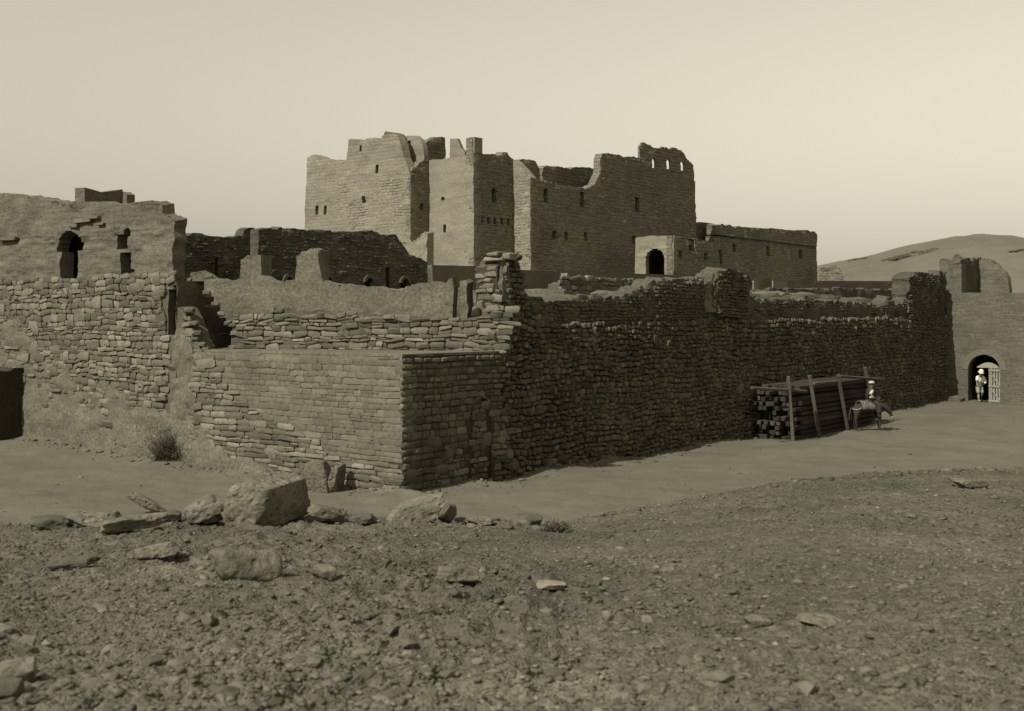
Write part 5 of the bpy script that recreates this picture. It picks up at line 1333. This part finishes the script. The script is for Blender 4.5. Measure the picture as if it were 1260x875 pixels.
RJ = {'pelvis': ((-.02, 0, 1.12), (.12, .14)), 'waist': ((-.01, 0, 1.22), (.085, .11)), 'chest': ((.02, 0, 1.38), (.09, .12)), 'neck': ((.05, 0, 1.50), .05), 'headb': ((.07, -.005, 1.56), (.075, .065)), 'headt': ((.08, -.005, 1.65), (.085, .072)), 'nosep': ((.165, -.005, 1.60), .014),
      'sn': ((.01, -.18, 1.42), .055), 'en': ((-.14, -.24, 1.24), .040), 'nwrist': ((.06, -.24, 1.14), .028), 'sf': ((.03, .17, 1.42), .055), 'ef': ((.16, .22, 1.26), .040), 'fwrist': ((.34, .12, 1.18), .028),
      'hn': ((.06, -.14, 1.08), .085), 'kn': ((.20, -.28, .88), .06), 'an': ((.16, -.29, .52), .038), 'tn': ((.30, -.30, .48), .03), 'hf': ((.06, .14, 1.08), .085), 'kf': ((.20, .28, .88), .06), 'af': ((.16, .29, .52), .038), 'tf': ((.30, .30, .48), .03)}
RE = [('pelvis', 'waist'), ('waist', 'chest'), ('chest', 'neck'), ('neck', 'headb'), ('headb', 'headt'), ('headb', 'nosep'), ('chest', 'sn'), ('sn', 'en'), ('en', 'nwrist'), ('chest', 'sf'), ('sf', 'ef'), ('ef', 'fwrist'),
      ('pelvis', 'hn'), ('hn', 'kn'), ('kn', 'an'), ('an', 'tn'), ('pelvis', 'hf'), ('hf', 'kf'), ('kf', 'af'), ('af', 'tf')]
hand(RJ, RE, 'n', RJ['nwrist'][0], (.13, -.24, 1.11), (.9, 0, -.3), (0, .3, .9)); hand(RJ, RE, 'f', RJ['fwrist'][0], (.41, .11, 1.15), (.9, 0, -.3), (0, .3, .9))
skin('body', RJ, RE, M['dark_skin'], rd, None, dyw, 'pelvis')
RR = {'pelvis': ((-.02, 0, 1.10), (.145, .17)), 'waist': ((-.01, 0, 1.22), (.13, .16)), 'chest': ((.02, 0, 1.38), (.135, .18)), 'col': ((.04, 0, 1.475), .075), 'hn': ((.08, -.16, 1.05), .115), 'kn': ((.21, -.28, .86), .095), 'an': ((.17, -.29, .58), .10), 'hf': ((.08, .16, 1.05), .115), 'kf': ((.21, .28, .86), .095), 'af': ((.17, .29, .58), .10)}
skin('robe', RR, [('pelvis', 'waist'), ('waist', 'chest'), ('chest', 'col'), ('pelvis', 'hn'), ('hn', 'kn'), ('kn', 'an'), ('pelvis', 'hf'), ('hf', 'kf'), ('kf', 'af')], M['dark_cloth'], rd, None, dyw, 'waist')
skin('sleeve', {'s': ((.01, -.185, 1.43), .062), 'e': ((-.17, -.25, 1.24), .055), 'w': ((.0, -.25, 1.15), .05)}, [('s', 'e'), ('e', 'w')], M['pale_cloth'], rd, None, dyw, 'e')
skin('sleeve', {'s': ((.03, .175, 1.43), .075), 'e': ((.17, .225, 1.25), .066), 'w': ((.30, .14, 1.185), .054)}, [('s', 'e'), ('e', 'w')], M['dark_cloth'], rd, None, dyw, 'e')
v, f = lathe([(.0, .065), (.05, .06), (.085, .042), (.104, .015), (.100, -.018), (.082, -.03), (.0, -.03)], 16, (.075, -.005, 1.675), 1.05, 1.0, 0)
local('turban', v, f, M['pale_cloth'], rd, dyw)

for o_ in (dk, rd, so): o_.scale = (1.1, 1.1, 1.1)
# ------------------------------------------------------------------ dry bushes
def bush(x, y, hm, wm, n, seed, label, against=None):
    X, Y, z = hit(x, y)
    if against is not None:
        q = LF.at(LF.S(x))+LF.n*against; X, Y = q; z = float(gz(X, Y))
    rb = random.Random(seed)
    t = thing('dry_bush', label, 'bush', (X, Y, z))
    mb, ml = MB(), MB()
    for k in range(n):
        a = rb.uniform(0, 6.28); e = rb.uniform(.35, 1.35); ln = hm*rb.uniform(.5, 1.05)
        p = Vector((X+rb.gauss(0, wm*.12), Y+rb.gauss(0, wm*.06), z-.02)); d_ = Vector((math.cos(a)*math.cos(e)*wm/hm, math.sin(a)*math.cos(e)*.6*wm/hm, math.sin(e)))
        for sgm in range(3):
            q = p+d_*ln/3; mb.bar(p, q, .010-.0026*sgm, .008-.002*sgm)
            for _ in range(5):
                c_ = p.lerp(q, rb.random()); dd = Vector((rb.gauss(0, 1), rb.gauss(0, 1), rb.gauss(.3, .8))).normalized()
                ml.bar(c_, c_+dd*rb.uniform(.04, .10), .010, .003, rb.uniform(0, 3))
            p = q; d_ = (d_+Vector((rb.gauss(0, .28), rb.gauss(0, .2), rb.gauss(0, .2)))).normalized()*d_.length
    mb.build('stem', M['twig'], t); tag(ml.build('foliage', M['twig'], t), kind='stuff')
bush(214, 549, 1.15, 1.0, 190, 3, 'dry thorn bush at the foot of the plastered streak on the left ruin', against=.25)
bush(683, 655, .16, .24, 26, 4, 'tiny dry bush at the right end of the rock line')
